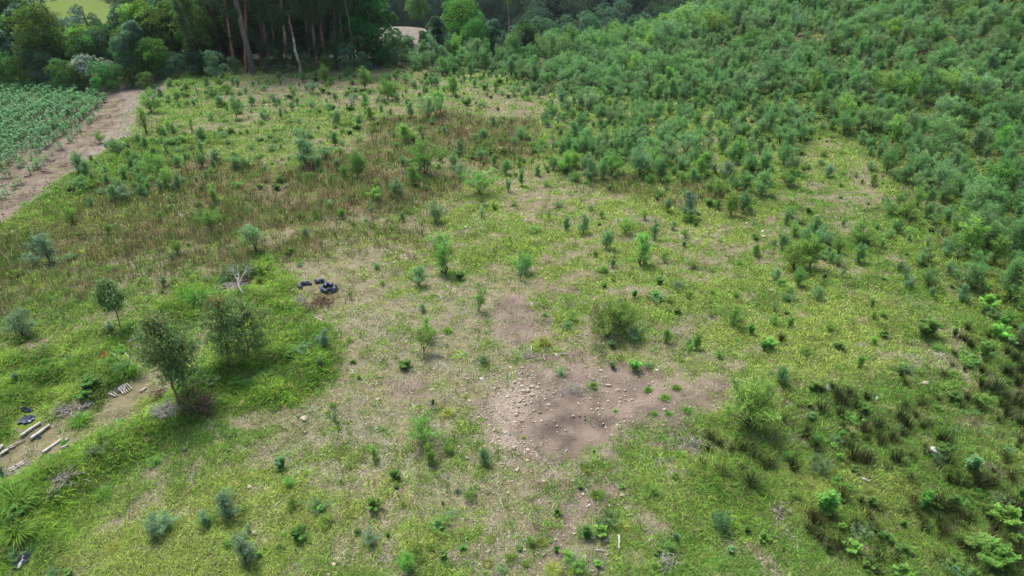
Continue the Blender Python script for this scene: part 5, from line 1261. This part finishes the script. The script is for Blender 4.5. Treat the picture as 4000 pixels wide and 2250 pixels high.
STN = {(3, 1): [(740, 200, 45), (2340, 1205, 50), (2500, 1300, 50), (2305, 985, 30), (2205, 100, 30), (2430, 1085, 35), (930, 545, 18), (2080, 875, 24), (590, 50, 22), (2175, 125, 25), (2265, 760, 22), (2550, 1010, 30), (1850, 580, 18)],
 (3, 2): [(20, 170, 60), (1000, 35, 35), (720, 430, 30), (610, 495, 38), (510, 375, 26), (1115, 128, 24), (1245, 378, 30), (940, 1100, 45), (725, 1260, 60), (1875, 1375, 38), (1825, 1235, 38), (125, 1190, 36), (120, 945, 32), (780, 735, 32), (765, 700, 28), (1070, 1275, 36), (1100, 1265, 24), (1365, 655, 32), (1110, 640, 50), (2500, 1280, 55), (2455, 415, 34), (635, 970, 24), (2185, 1005, 42), (1280, 435, 26), (885, 440, 26), (100, 780, 28), (215, 820, 26), (85, 110, 28), (95, 255, 24), (1335, 195, 28), (1360, 262, 24), (935, 262, 22), (1220, 385, 24), (925, 535, 20), (145, 645, 20), (565, 655, 18), (335, 765, 22), (505, 940, 18), (1265, 780, 18), (1375, 1105, 24), (2230, 815, 20), (2225, 125, 20), (15, 805, 26), (105, 455, 28)],
 (3, 3): [(1180, 850, 65), (490, 1325, 42), (110, 595, 36), (1090, 390, 32), (1570, 405, 22), (1280, 800, 32), (115, 450, 22), (890, 880, 25), (940, 895, 26), (990, 910, 22), (300, 1165, 36), (155, 1260, 26), (50, 515, 26), (920, 705, 30), (395, 1165, 22), (2070, 970, 60), (45, 385, 20)],
 (2, 2): [(445, 675, 45), (905, 835, 38), (200, 840, 30), (205, 880, 30), (200, 995, 55), (260, 1000, 42), (160, 875, 30), (100, 805, 35), (1460, 830, 36), (875, 745, 26), (970, 985, 62), (1080, 1150, 36), (370, 1180, 52), (80, 1140, 52), (40, 1280, 52), (25, 950, 40), (90, 930, 46), (165, 1040, 60), (120, 1040, 50), (200, 1080, 65), (450, 1390, 26), (1060, 1380, 30), (1220, 1350, 38), (1090, 1360, 26), (1480, 790, 28), (920, 675, 22), (515, 720, 22), (600, 830, 22), (40, 815, 20), (265, 800, 22), (65, 860, 22), (270, 965, 28), (95, 985, 36), (40, 1085, 40), (130, 1090, 30), (1420, 560, 22), (1500, 330, 28), (1535, 1020, 20), (1235, 1020, 20), (1180, 1135, 34), (870, 1168, 20), (1390, 1070, 20), (2000, 495, 26), (1200, 1295, 26), (940, 1390, 24), (790, 550, 16), (545, 492, 20), (780, 905, 20), (1320, 1275, 20), (30, 1350, 36), (120, 1400, 30)],
 (2, 1): [(1250, 1190, 28), (1315, 1270, 26), (1370, 1280, 38), (485, 1320, 80), (1775, 1025, 42), (2130, 915, 36), (2270, 915, 48), (2400, 1010, 44), (830, 1160, 32), (2475, 815, 26), (1800, 740, 20), (1225, 1125, 52), (1310, 840, 24), (2560, 800, 26), (2555, 875, 24), (2470, 960, 24), (2440, 995, 22), (2400, 460, 24), (1195, 683, 20), (1355, 790, 18), (1575, 870, 24), (715, 230, 22), (1210, 1415, 40), (265, 940, 26)],
 (3, 0): [(2515, 560, 62), (2480, 330, 30), (1240, 770, 20), (2560, 1020, 60), (1560, 590, 22)], (2, 3): [(1095, 1110, 52), (1515, 540, 30), (885, 570, 22), (1140, 1080, 40), (825, 765, 20), (830, 460, 36), (1580, 965, 70), (2450, 930, 36), (1325, 435, 18)],
 (1, 2): [(1545, 1300, 40), (280, 550, 26), (145, 765, 36), (40, 465, 34), (1960, 890, 34), (2360, 800, 30), (2520, 885, 34), (395, 1080, 22), (690, 1035, 26), (1090, 955, 26), (70, 655, 30), (2330, 760, 20), (160, 65, 24), (2530, 940, 50)], (1, 1): [(565, 1165, 28), (2270, 850, 36), (1390, 1205, 20), (2075, 1020, 40), (2110, 835, 28), (1690, 1300, 34), (2380, 25, 26), (2460, 40, 26)], (0, 1): [(110, 1055, 28)], (1, 3): [(500, 725, 34), (890, 75, 24), (875, 1130, 20), (540, 745, 18)]}
def stone(x, y, z, s, u, v, ms, desc=None):
    o = inst(random.choice(ms), 'stone', (x, y, z + s * .22), (random.uniform(-.2, .2), random.uniform(-.2, .2), random.uniform(0, 6.28)), (s, s * random.uniform(.65, .95), s * random.uniform(.7, 1)))
    szw = 'big' if s > .15 else 'medium' if s > .09 else 'small'
    tag(o, autolabel(desc or f'{szw} {"white" if ms is RKW else "tan"} stone', u, v), 'stone', 'pale stones on the ground')
ns = 0
for (r_, c_), L in STN.items():
    for tx, ty, d in L:
        x, y, z, u, v = at(r_, c_, tx, ty); m = px_m(x, y, z) / 4
        stone(x, y, z, d * m * .56, u, v, RKW if random.random() < .25 and d < 60 else RK); ns += 1
x, y, z, u, v = at(3, 3, 1670, 215); m = px_m(x, y, z) / 4
o = inst(BLK, 'stone_block', (x, y, z + .12), (.35, .1, -.35), (.17, .12, .16)); tag(o, 'white squared block tilted beside dark rushes', 'stone block')
rg = np.random.default_rng(9)
while ns < 265:
    u, v = rg.uniform(1150, 1640), rg.uniform(900, 1449)
    x, y, z = at_uv(u, v); w = Zs(np.array([x]), np.array([y]))
    if rg.random() < w['rubble'][0] + .22 * w['soil'][0] + .02:
        stone(x, y, z, float(rg.uniform(.025, .07)), u, v, RK); ns += 1

# ------------------------------------------------------------------ maize field
def maize_mesh(seed, key='maize', leafy=9, big=1.0):
    r = np.random.default_rng(seed); b = Buf()
    tube(b, [[0, 0, 0], [.01, 0, .5], [0, .01, .95]], [.018, .014, .006], (.9, 1, .7), sides=5)
    for k in range(leafy):
        t = .12 + .8 * k / leafy; a = (k % 2) * math.pi + r.normal(0, .45); L = (.78 - .3 * abs(t - .45)) * r.uniform(.85, 1.1) * big
        p = np.array([0, 0, t]); segs = 5; ang = .75 + r.normal(0, .12); V = []
        hd = np.array([math.cos(a), math.sin(a), 0]); sd_ = np.array([-math.sin(a), math.cos(a), 0])
        for s in range(segs + 1):
            q = s / segs; w = .062 * (1 - q ** 1.8) * (.5 + .9 * min(1, q * 4)) + .001
            V += [p - sd_ * w, p + sd_ * w]
            an = ang + 2.1 * q ** 1.1
            p = p + (hd * abs(math.sin(an)) + np.array([0, 0, math.cos(an)])) * L / segs
        F = [(2 * s, 2 * s + 1, 2 * s + 3, 2 * s + 2) for s in range(segs)]
        tone = .8 + .5 * t + r.normal(0, .1)
        b.add(V, F, np.array([tone * .95, tone, tone * (1.05)]))
    return b
MZ = [maize_mesh(500 + i, big=[1, 1.1, .9, 1][i]).mesh('maize_plant', [M['maize']]) for i in range(4)]
M['maizey'] = foliage_mat('pale_maize_leaf', (0.21, 0.33, 0.09), hue=.015, val=.2)
MZY = [m.copy() for m in MZ[:2]]; [m.materials.__setitem__(0, M['maizey']) for m in MZY]
def build_maize():
    # rows follow the field's lower edge
    a = at_uv(30, 480); b_ = at_uv(240, 300)
    d = np.array([b_[0] - a[0], b_[1] - a[1]]); d /= np.linalg.norm(d); nrm = np.array([-d[1], d[0]])
    pts = []
    r = np.random.default_rng(55)
    for i in range(-2, 75):
        for j in np.arange(-80, 80, .38):
            q = np.array([a[0], a[1]]) + nrm * (i * 1.15 + r.normal(0, .10)) + d * (j + r.normal(0, .08))
            pts.append(q)
    pts = np.array(pts)
    k = poly_sd(P['cornrows'], pts[:, 0], pts[:, 1]) > 0.0; pts = pts[k]
    dist_edge = poly_sd(P['maizethick'], pts[:, 0], pts[:, 1])
    keep = r.random(len(pts)) < np.where(dist_edge > 0, .93, .50)
    pts = pts[keep]; de = dist_edge[keep]
    z = G.h(pts[:, 0], pts[:, 1]); u, v = project(pts[:, 0], pts[:, 1], z)
    vis = (u > -60) & (u < 300) & (v > 180) & (v < 640)
    out = (u > -700) & ~vis
    hgt = np.where(de > 1.5, r.uniform(.85, 1.1, len(pts)), np.where(de > 0, r.uniform(.6, .95, len(pts)), r.uniform(.45, .8, len(pts))))
    ds = np.hypot(pts[:, 0], pts[:, 1]); score = np.where(vis, hgt / ds, 0)
    order = np.argsort(-score); ind_ = order[:296]; rest_ = np.array([i for i in order[296:] if vis[i] or out[i]])
    for i in ind_:
        y_ = de[i] < 0 and r.random() < .5
        o = inst((MZY[r.integers(0, 2)] if y_ else MZ[r.integers(0, 4)]), 'maize_plant', (pts[i, 0], pts[i, 1], z[i]), (r.normal(0, .06), r.normal(0, .06), r.uniform(0, 6.28)), (hgt[i],) * 3)
        szw = 'knee-high' if hgt[i] < .6 else 'waist-high' if hgt[i] < .9 else 'chest-high'
        tag(o, autolabel(f'{szw} {"pale" if y_ else "dark green"} maize plant', float(u[i]), float(v[i])), 'maize plant', 'maize plants in the field at the upper left')
    n = len(rest_)
    gn_scatter('maize_crop', MZ, pts[rest_, 0], pts[rest_, 1], z[rest_], r.uniform(0, 6.28, n), hgt[rest_], r.integers(0, 4, n), 'dense rows of dark green maize filling the back of the field', 'maize crop')
    print('maize', len(ind_), n)
build_maize()

# ------------------------------------------------------------------ trees
def tree_bufs(seed, H, R, base_t=.3, nl=14, per=230, leaf=.24, lw=.5, trunk_r=.14, flat=.8, droop=.0, conic=0.0, tcol=(1, 1, 1), shell=.75):
    r = np.random.default_rng(seed); sb, lb = Buf(), Buf()
    ts = np.linspace(0, 1, 7)
    pts = np.stack([r.normal(0, .02 * H) * ts, r.normal(0, .02 * H) * ts, ts * H * .9], 1) + np.vstack([np.zeros((1, 3)), r.normal(0, .008 * H, (6, 3))])
    tube(sb, pts, np.linspace(trunk_r, trunk_r * .25, 7), tcol, sides=8)
    for k in range(nl):
        t = base_t + (1 - base_t) * (k + .5) / nl
        prof = math.sin(math.pi * (.12 + .80 * (t - base_t) / (1 - base_t))) ** .8 * (1 - conic * (t - base_t) / (1 - base_t))
        a = k * 2.399 + r.normal(0, .4); rad = R * prof * r.uniform(.35, .8)
        c = np.array([math.cos(a) * rad, math.sin(a) * rad, t * H])
        p0 = np.array([np.interp(max(.15, t - .15), ts, pts[:, i]) for i in range(3)])
        tube(sb, [p0, (p0 + c) / 2 + [0, 0, .03 * H], c], [trunk_r * .38, trunk_r * .25, trunk_r * .1], tcol, sides=5, cap=False)
        lr = R * r.uniform(.34, .58) * (1 - .3 * conic * t)
        d = unit(r.normal(0, 1, (per, 3))); d[:, 2] = np.where(d[:, 2] < -.35, -d[:, 2], d[:, 2])
        rad_ = lr * (shell + (1 - shell) * r.random((per, 1))) * (1 + .25 * (vnoise(d[:, 0] * 3 + 7, d[:, 1] * 3 + d[:, 2] * 2 + 7, .7, seed + k)[:, None] - .5) * 2)
        base = c + d * rad_ * [1, 1, flat]
        ld = unit(d * .6 + r.normal(0, .6, (per, 3)) + [0, 0, -droop])
        tone = math.exp(r.normal(0, .26)) * (.85 + .3 * (d[:, 2:3] * .5 + .5))  # upper side of each lobe coloured lighter, top light put into the leaf tone
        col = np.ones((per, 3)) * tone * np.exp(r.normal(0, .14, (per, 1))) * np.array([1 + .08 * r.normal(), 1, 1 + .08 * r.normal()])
        leaves(lb, base, ld, leaf * r.uniform(.6, 1.3, per), leaf * lw, col, r, roll=.9, bend=.15)
    return sb, lb

def gum_bufs(seed, H=19, low=.30, trunk_r=.22, low_clumps=4, tcol=(1, 1, 1), bare=False, R=2.3):
    r = np.random.default_rng(seed); sb, lb = Buf(), Buf()
    n = 14; ts = np.linspace(0, 1, n)
    lean = r.normal(0, .03, 2)
    pts = np.stack([lean[0] * H * ts, lean[1] * H * ts, H * ts], 1) + np.vstack([np.zeros((1, 3)), np.cumsum(r.normal(0, .05, (n - 1, 3)), axis=0) * [1, 1, 0]])
    # peeling bark: patches of rust brown, grey and cream up the stem
    cols = np.array([tcol]) * (1 + .35 * r.normal(0, 1, (n, 1)))
    cols = np.clip(cols, .3, 4.2)
    tube(sb, pts, np.linspace(trunk_r, trunk_r * .25, n), cols, sides=9)
    spots = []
    for k in range(16 if not bare else 5):
        t = low + (1 - low) * r.random() ** .8; spots.append((t, R * (1.15 - .5 * t) * r.uniform(.35, .9), R * r.uniform(.28, .5)))
    for k in range(low_clumps): spots.append((r.uniform(.08, low), R * r.uniform(.15, .35), R * r.uniform(.16, .3)))
    for t, off, lr in spots:
        a = r.uniform(0, 6.28); p0 = np.array([np.interp(t, ts, pts[:, i]) for i in range(3)])
        c = p0 + np.array([math.cos(a) * off, math.sin(a) * off, off * .5])
        tube(sb, [p0, (p0 + c) / 2, c], [trunk_r * .22, trunk_r * .15, trunk_r * .07], np.array(tcol) * .8, sides=4, cap=False)
        m = int(170 * (lr / .8) ** 1.2) + 60
        base = c + r.normal(0, lr * .5, (m, 3)) * [1, 1, 1.2]
        tone = math.exp(r.normal(0, .2))
        leaves(lb, base, unit(r.normal(0, .5, (m, 3)) + [0, 0, -.6]), r.uniform(.16, .34, m), .10, np.ones((1, 3)) * tone * np.exp(r.normal(0, .18, (m, 1))), r, roll=.9, bend=.1)
    return sb, lb

def tree_kind(nm, bufs, key, bark='bark'):
    sb, lb = bufs
    s = sb.mesh(nm + '_trunk', [M[bark]], True); l = lb.mesh(nm + '_crown', [M[key]])
    return s, {key: l}
def place_tree(kind, nm, label, cat, grp, x, y, s, yaw=None, key=None, z=None, tilt=(0, 0), ws=1.0):
    e = bpy.data.objects.new(nm, None); COL.objects.link(e)
    e.location = (x, y, (float(G.h(x, y)) if z is None else z) - .05); e.scale = (s * ws, s * ws, s); e.rotation_euler = (tilt[0], tilt[1], random.uniform(0, 6.28) if yaw is None else yaw)
    inst(kind[0], 'trunk', (0, 0, 0), parent=e)
    inst(list(kind[1].values())[0] if key is None else kind[1][key], 'crown', (0, 0, 0), parent=e)
    tag(e, label, cat, grp); return e

def variants(kind, keys):
    base = list(kind[1].values())[0]; d = {}
    for k in keys:
        c = base.copy(); c.materials[0] = M[k]; d[k] = c
    return kind[0], d
M['forestlight'] = foliage_mat('light_forest_leaf', (0.13, 0.27, 0.055), hue=.02, val=.25)
M['forestblue'] = foliage_mat('bluish_forest_leaf', (0.12, 0.23, 0.12), hue=.02, val=.25)
FK = ['forest', 'forestlight', 'forestblue']
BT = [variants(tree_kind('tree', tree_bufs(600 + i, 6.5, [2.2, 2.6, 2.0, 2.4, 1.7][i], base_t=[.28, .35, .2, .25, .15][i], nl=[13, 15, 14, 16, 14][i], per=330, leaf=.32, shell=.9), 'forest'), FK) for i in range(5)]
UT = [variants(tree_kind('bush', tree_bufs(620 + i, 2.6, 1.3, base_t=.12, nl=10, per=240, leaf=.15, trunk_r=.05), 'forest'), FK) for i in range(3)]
GT = [tree_kind('gum', gum_bufs(640 + i, 18, .30, .20, [4, 6, 3, 7][i], tcol=[(1.5, .95, .75), (1.9, 1.6, 1.35), (1.1, 1, .95), (1.0, .85, .75)][i]), 'gumtree') for i in range(4)]
GBIG = tree_kind('gum', gum_bufs(650, 20, .42, .36, 1, tcol=(1.0, .98, .98)), 'gumtree')
GRED = tree_kind('gum', gum_bufs(651, 20, .40, .27, 1, tcol=(1.05, .72, .58)), 'gumtree')
GPEEL = tree_kind('gum', gum_bufs(652, 18, .42, .19, 2, tcol=(2.1, 1.25, .92)), 'gumtree')
GWHITE = tree_kind('gum', gum_bufs(653, 6.2, .9, .20, 0, tcol=(2.9, 2.7, 2.4), bare=True), 'gumtree')
POLE = tree_kind('gum', gum_bufs(654, 14, .55, .075, 1, tcol=(2.0, 2.1, 1.9), R=1.3), 'gumtree')

FT_LABEL = 'trees of the dark wood at the upper left'
def px_tree(kind, nm, desc, cat, grp, u, v, ytree, H=None, s=1.0, key=None, tilt=(0, 0), lab=None, ws=1.0):
    """stand a tree on the ground at depth ytree, under picture column u"""
    x = (u - 1288) / FPX * (ytree * math.cos(PITCH) + (CAM_H - float(G.h(0, ytree))) * math.sin(PITCH))
    z = float(G.h(x, ytree)); x = (u - 1288) / FPX * (ytree * math.cos(PITCH) + (CAM_H - z) * math.sin(PITCH))
    uu, vv = project(x, ytree, z)
    return place_tree(kind, nm, lab or autolabel(desc, uu, min(vv, 190) - 25), cat, grp, x, ytree, s, key=key, tilt=tilt, ws=ws)

rt = random.Random(21)
KW = {'forest': 'dark green', 'forestlight': 'light yellow-green', 'forestblue': 'blue-green'}
# left wood: understory edge, then rows of broad crowns
for u, s, k in [(20, 1.3, 'forest'), (60, 1.1, 'forestlight'), (100, 1.25, 'forestblue'), (128, 1.2, 'forestblue'), (165, 1.1, 'forest'), (190, .9, 'forest'), (268, 1.1, 'forest'), (300, .9, 'forest'), (205, .8, 'forestlight'), (330, .8, 'forest'), (375, .7, 'forestlight'), (405, .9, 'forestlight'), (430, .7, 'forestblue'), (452, .85, 'forestblue'), (495, 1.0, 'forestblue'), (515, .7, 'forest'), (545, 1.0, 'forestblue'), (590, .6, 'forestblue'), (20, .9, 'forestlight'), (75, .7, 'forestlight')]:
    px_tree(rt.choice(UT), 'woodland_bush', f'{KW[k]} bush at the foot of the wood', 'bush', 'bushes along the wood edge', u, 0, 73.5 + rt.uniform(-1, 1.5) + (2 if u > 380 else 0) + (2 if u > 480 else 0), s=s, key=k)
for u in range(670, 950, 36):
    px_tree(rt.choice(UT), 'woodland_bush', 'leafy young bush among the gum trunks', 'bush', 'bushes along the wood edge', u + rt.uniform(-8, 8), 0, 79.5 + rt.uniform(-1, 2), s=rt.uniform(.5, 1.0), key=rt.choice(['forestblue', 'forest', 'forestblue', 'forestlight']))
for row, (yy, lo, hi, us) in enumerate([(77, .55, .75, range(-120, 520, 44)), (81, .75, .98, range(-140, 560, 42)), (85.5, .95, 1.15, range(-150, 600, 44)), (91, 1.2, 1.5, range(-160, 960, 46)), (97, 1.5, 1.9, range(-170, 900, 48)), (104, 1.8, 2.4, range(-180, 900, 50))]):
    for u in us:
        uu = u + rt.uniform(-14, 14)
        if row >= 3 and 150 < uu < 320: s_ = rt.uniform(lo, lo * 1.15) * (1.0 if row == 3 else .95)
        else: s_ = rt.uniform(lo, hi)
        if uu > 520 and row < 4: continue
        if row == 0 and rt.random() < .3: continue
        if 115 < uu < 500:
            vt = 74 if uu < 320 else 22
            zt_ = 15 - (yy + .5) * math.tan(PITCH - math.atan((724.5 - vt) / FPX)); gx = (uu - 1288) / FPX * (yy * .883 + 7)
            s_ = max(.42, min(s_, (zt_ - float(G.h(gx, yy))) / 6.6 * rt.uniform(.85, 1.1)))
        k = rt.choices(FK, [.55, .3 if uu < 480 else .08, .2])[0]
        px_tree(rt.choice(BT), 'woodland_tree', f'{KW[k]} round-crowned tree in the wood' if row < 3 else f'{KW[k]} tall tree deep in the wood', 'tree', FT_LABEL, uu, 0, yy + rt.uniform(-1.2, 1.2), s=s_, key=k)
# single trees one can pick out
px_tree(BT[1], 'woodland_tree', '', 'tree', FT_LABEL, 125, 0, 76.0, s=1.0, key='forestlight', lab='light green flat-topped tree with thin pale forked stems behind the maize')
px_tree(BT[4], 'woodland_tree', '', 'tree', FT_LABEL, 362, 0, 77, s=.85, key='forestblue', lab='silvery blue-green tree on a thin leaning stem right of the white-leaved tree', tilt=(0, -.05))
px_tree(BT[3], 'woodland_tree', '', 'tree', FT_LABEL, 378, 0, 81, s=1.0, key='forestlight', lab='yellow-green rounded tree behind the silvery one')
px_tree(BT[2], 'woodland_tree', '', 'tree', FT_LABEL, 945, 0, 84, s=1.15, key='forest', lab='broad leafy tree at the right end of the gum row beside the bare field', ws=1.2)
px_tree(BT[4], 'woodland_tree', '', 'tree', FT_LABEL, 918, 0, 86, s=1.2, key='forest', lab='dark narrow tree touching the last gum trunk')
# white-leaved tree
SV = tree_kind('silver', tree_bufs(680, 3.0, 1.6, base_t=.45, nl=11, per=75, leaf=.34, lw=.42, trunk_r=.06, flat=.45), 'white', 'bark')
px_tree(SV, 'silver_leaved_tree', '', 'tree', None, 226, 0, 74.5, s=1.0, lab='white-leaved tree standing out against the dark wood above the dirt track')
M['white2'] = foliage_mat('pale_green_leaf', (0.24, 0.36, 0.22), hue=0, val=.1)
SV2 = (SV[0], {'white2': SV[1]['white'].copy()}); SV2[1]['white2'].materials[0] = M['white2']
px_tree(SV2, 'silver_leaved_tree', '', 'tree', None, 275, 0, 75.2, s=.72, lab='smaller pale green tree touching the white-leaved one')
# gum row
for kind, u, yy, s, tl, lab in [(GBIG, 637, 78.5, 1.0, (0, -.01), 'thickest grey gum trunk standing at the edge of the slope'), (GPEEL, 618, 79, 1.0, (0, -.13), 'leaning gum with orange-brown peeling trunk left of the thickest trunk'), (GPEEL, 592, 80, .9, (0, -.06), 'slender orange-barked gum leftmost of the row'),
    (GT[1], 728, 79.5, 1.0, (0, -.03), 'grey gum trunk half hidden by bushes right of the thickest trunk'), (GWHITE, 757, 79.5, 1.0, (0, -.12), 'broken white dead gum stem leaning left'), (GRED, 915, 84, 1.0, (0, -.03), 'straight reddish brown gum nearest the bare field'), (POLE, 899, 82.5, 1.0, (0, -.14), 'very thin leaning gum pole left of the reddish gum'),
    (GT[0], 824, 81, 1.0, (0, 0), 'stout brown gum trunk in the middle of the row'), (GT[3], 848, 82, .9, (0, .02), 'dark gum trunk beside the white shed roof'), (POLE, 869, 82.5, .8, (0, -.05), 'thin gum pole in front of the white shed roof'), (GT[2], 800, 80.5, 1.0, (0, 0), 'leafy gum with drooping foliage mid row'),
    (POLE, 500, 79, .75, (0, -.22), 'thin pale stem leaning steeply left against the dark wood'), (POLE, 520, 78, .55, (0, -.18), 'short thin pale stem beside the steeply leaning one'), (GT[2], 680, 82, 1, (0, 0), 'shadowed gum behind the thickest trunk'), (GT[3], 560, 84, 1, (0, 0), 'dark gum left of the peeling trunks')]:
    px_tree(kind, 'gum_tree', '', 'gum tree', 'tall gum trees of the wood', u, 0, yy, s=s, tilt=tl, lab=lab)
for row, yy in enumerate([86, 91, 96]):
    for u in range(540, 905, 40):
        px_tree(rt.choice(GT), 'gum_tree', 'tall shadowed inner gum', 'gum tree', 'tall gum trees of the wood', u + rt.uniform(-12, 12), 0, yy + rt.uniform(-1.5, 1.5), s=rt.uniform(.85, 1.15))

# trees behind the crest in the middle
AR = tree_kind('pine', tree_bufs(690, 8, 2.6, base_t=.45, nl=20, per=200, leaf=.22, lw=.35, trunk_r=.16, flat=.5, shell=.8), 'gumtree')
for u, yy, s, lab in [(1690, 118, 1.35, 'wide dark flat-topped pine behind the thicket'), (1170, 104, .8, 'small dark bushy-topped pine behind the thicket'), (1218, 108, .95, 'dark dome-crowned pine left of the yellow-leaved tree'), (1255, 106, .85, 'dark pine just left of the yellow-leaved tree')]:
    px_tree(AR, 'dark_pine', '', 'pine', 'dark pines behind the crest', u, 0, yy, s=s, lab=lab)
YT = tree_kind('thin', gum_bufs(695, 12, .55, .085, 0, tcol=(2.2, 2.0, 1.7), R=1.1), 'gumtree'); 
yk = YT[1]['gumtree'].copy(); M['yolive'] = foliage_mat('yellow_olive_leaf', (0.20, 0.24, 0.04), val=.1); yk.materials[0] = M['yolive']
px_tree((YT[0], {'y': yk}), 'thin_tree', '', 'tree', None, 1283, 0, 88, s=.95, lab='tall thin pale-stemmed tree with a yellow-green tuft rising above the thicket')
for u, yy, s, k, lab in [(1160, 98, 1.15, 'forestlight', 'columnar leafy tree with yellow-green top behind the crest'), (1052, 146, .95, 'forestlight', 'round light green tree at the right of the bare field'), (1098, 128, .8, 'forestblue', 'grey-blue conical tree right of the round light one'), (1130, 110, .9, 'forestblue', 'blue-green tree right of the bare field'), (1000, 88, .36, 'forest', 'dark bushy tree in front of the bare field'), (1030, 87, .42, 'forestblue', 'blue-green bushy tree in front of the bare field'), (1070, 87.5, .5, 'forest', 'rounded dark bushy tree left of the columnar tree'), (1105, 88, .75, 'forestblue', 'leafy tree at the foot of the columnar tree'), (975, 85.5, .3, 'forestlight', 'small yellow-green tree below the bare field'), (1200, 92, .7, 'forest', 'dark leafy tree right of the columnar tree'), (1240, 93, .75, 'forestblue', 'bluish tree under the dark pines')]:
    px_tree(BT[rt.randrange(5)], 'crest_tree', '', 'tree', 'trees along the crest', u, 0, yy, s=s, key=k, lab=lab)
for u, yy, s in [(1360, 100, .9), (1420, 104, .95), (1480, 104, 1.0), (1540, 110, 1.0), (1600, 112, 1.05), (1640, 116, 1.0), (1320, 98, .8), (1740, 122, 1.2), (1780, 124, 1.2), (1850, 126, 1.1), (1390, 112, 1.2), (1510, 120, 1.3)]:
    px_tree(rt.choice(BT), 'crest_tree', 'dark blue-green tree beyond the thicket ridge', 'tree', 'trees along the crest', u, 0, yy, s=s, key=rt.choice(['forestblue', 'forest']))
# gum plantation behind the bare knoll
PG = [tree_kind('plantation', gum_bufs(700 + i, 14, .22, .12, 3, R=2.3), 'gumtree') for i in range(3)]
for pk in PG: pk[1]['gumtree'].materials[0] = M['farleaf']
for row in range(4):
    for u in range(925, 1290, 17):
        px_tree(rt.choice(PG), 'plantation_gum', 'slender bluish plantation gum', 'gum tree', 'gum plantation behind the bare field', u + rt.uniform(-6, 6), 0, 181 + row * 6 + rt.uniform(-2, 2), s=rt.uniform(.75, 1.1))

# far forest: nobody could count it
def far_forest():
    r = np.random.default_rng(88)
    n = 5200; x = r.uniform(-230, 230, n); y = 125 + (r.random(n) ** .8) * 330
    past = np.exp(-(((x + 116) / 42) ** 2 + ((y - 222) / 36) ** 2) ** 2) + np.exp(-(((x + 18) / 18) ** 2 + ((y - 335) / 60) ** 2) ** 2)
    knoll = np.exp(-(((x + 24) / 24) ** 2 + ((y - 138) / 30) ** 2) ** 2)
    k = ((past < .3) | (r.random(n) < .3)) & (knoll < .2) & (np.abs(x) < y * .85 + 15) & ~((x > -60) & (x < 0) & (y < 200))
    x, y = x[k], y[k]; n = len(x)
    pr = []
    for i in range(4):
        sb, lb = tree_bufs(720 + i, 8, 2.9, base_t=.2, nl=11, per=110, leaf=.5, lw=.6, trunk_r=.15)
        b = Buf()
        for src, mi in ((sb, 0), (lb, 1)):
            n0 = b.n; b.v += src.v; b.c += src.c; b.n += src.n
            for kk in (3, 4):
                b.f[kk] += [f + n0 for f in src.f[kk]]; b.m[kk] += [np.full(len(f), mi) for f in src.f[kk]]
        pr.append(b.mesh('far_tree', [M['bark'], M['farleaf'] if i < 3 else M['forestblue']]))
    s = r.uniform(.8, 1.35, n) * np.where(y < 200, .85, 1.1)
    gn_scatter('far_forest', pr, x, y, G.h(x, y) - .3, r.uniform(0, 6.28, n), s, r.integers(0, 4, n), 'dark bluish forest covering the far valley sides', 'forest')
far_forest()

# shed with a white roof glimpsed between the gums
def shed():
    x = (872 - 1288) / FPX * 100; y = 104.0; x = x * 1.0
    z = float(G.h(x, y))
    e = bpy.data.objects.new('shed', None); COL.objects.link(e); e.location = (x, y, z); e.rotation_euler = (0, 0, .3)
    uu, vv = project(x, y, z)
    H = max(1.6, 0)
    b = Buf(); w, d, h = 2.2, 1.6, 2.0
    V = [(-w, -d, 0), (w, -d, 0), (w, d, 0), (-w, d, 0), (-w, -d, h), (w, -d, h), (w, d, h + .5), (-w, d, h + .5)]
    b.add(V, [(0, 1, 5, 4), (1, 2, 6, 5), (2, 3, 7, 6), (3, 0, 4, 7)], (1, 1, 1))
    inst(b.mesh('wall', [M['wall']]), 'wall', (0, 0, 0), parent=e)
    b = Buf(); o = .3; t = .06
    V = [(-w - o, -d - o, h - .05), (w + o, -d - o, h - .05), (w + o, d + o, h + .6), (-w - o, d + o, h + .6)]
    V2 = [(a, c, q + t) for a, c, q in V]
    b.add(V + V2, [(3, 2, 1, 0), (4, 5, 6, 7), (0, 1, 5, 4), (1, 2, 6, 5), (2, 3, 7, 6), (3, 0, 4, 7)], (1, 1, 1))
    inst(b.mesh('roof', [M['roof']]), 'roof', (0, 0, .003), parent=e)
    tag(e, 'small shed with a white roof glimpsed between the gum trunks', 'shed')
    print('shed at', uu, vv)
shed()

# ------------------------------------------------------------------ haze
HAZE = True
if HAZE:
    m, nt, N, K = new_mat('haze_air')
    out = N.new('ShaderNodeOutputMaterial'); pv_ = N.new('ShaderNodeVolumePrincipled')
    pv_.inputs['Color'].default_value = (.78, .88, 1.0, 1); pv_.inputs['Density'].default_value = 0.00015; pv_.inputs['Anisotropy'].default_value = .2
    K.new(pv_.outputs[0], out.inputs['Volume'])
    zb = float(G.Z.min()) - 1.5; zt = max(float(G.Z.max()), CAM_H) + 25
    b = Buf(); xa, xb, ya, yb = -530, 530, -20, 650
    V = [(xa, ya, zb), (xb, ya, zb), (xb, yb, zb), (xa, yb, zb), (xa, ya, zt), (xb, ya, zt), (xb, yb, zt), (xa, yb, zt)]
    b.add(V, [(3, 2, 1, 0), (4, 5, 6, 7), (0, 1, 5, 4), (1, 2, 6, 5), (2, 3, 7, 6), (3, 0, 4, 7)], (1, 1, 1))
    o = b.obj('haze', [m]); tag(o, 'thin pale haze over the valley', 'haze', kind='stuff')
print('objects', len(bpy.data.objects), 'tris', sum(len(m.polygons) for m in bpy.data.meshes))
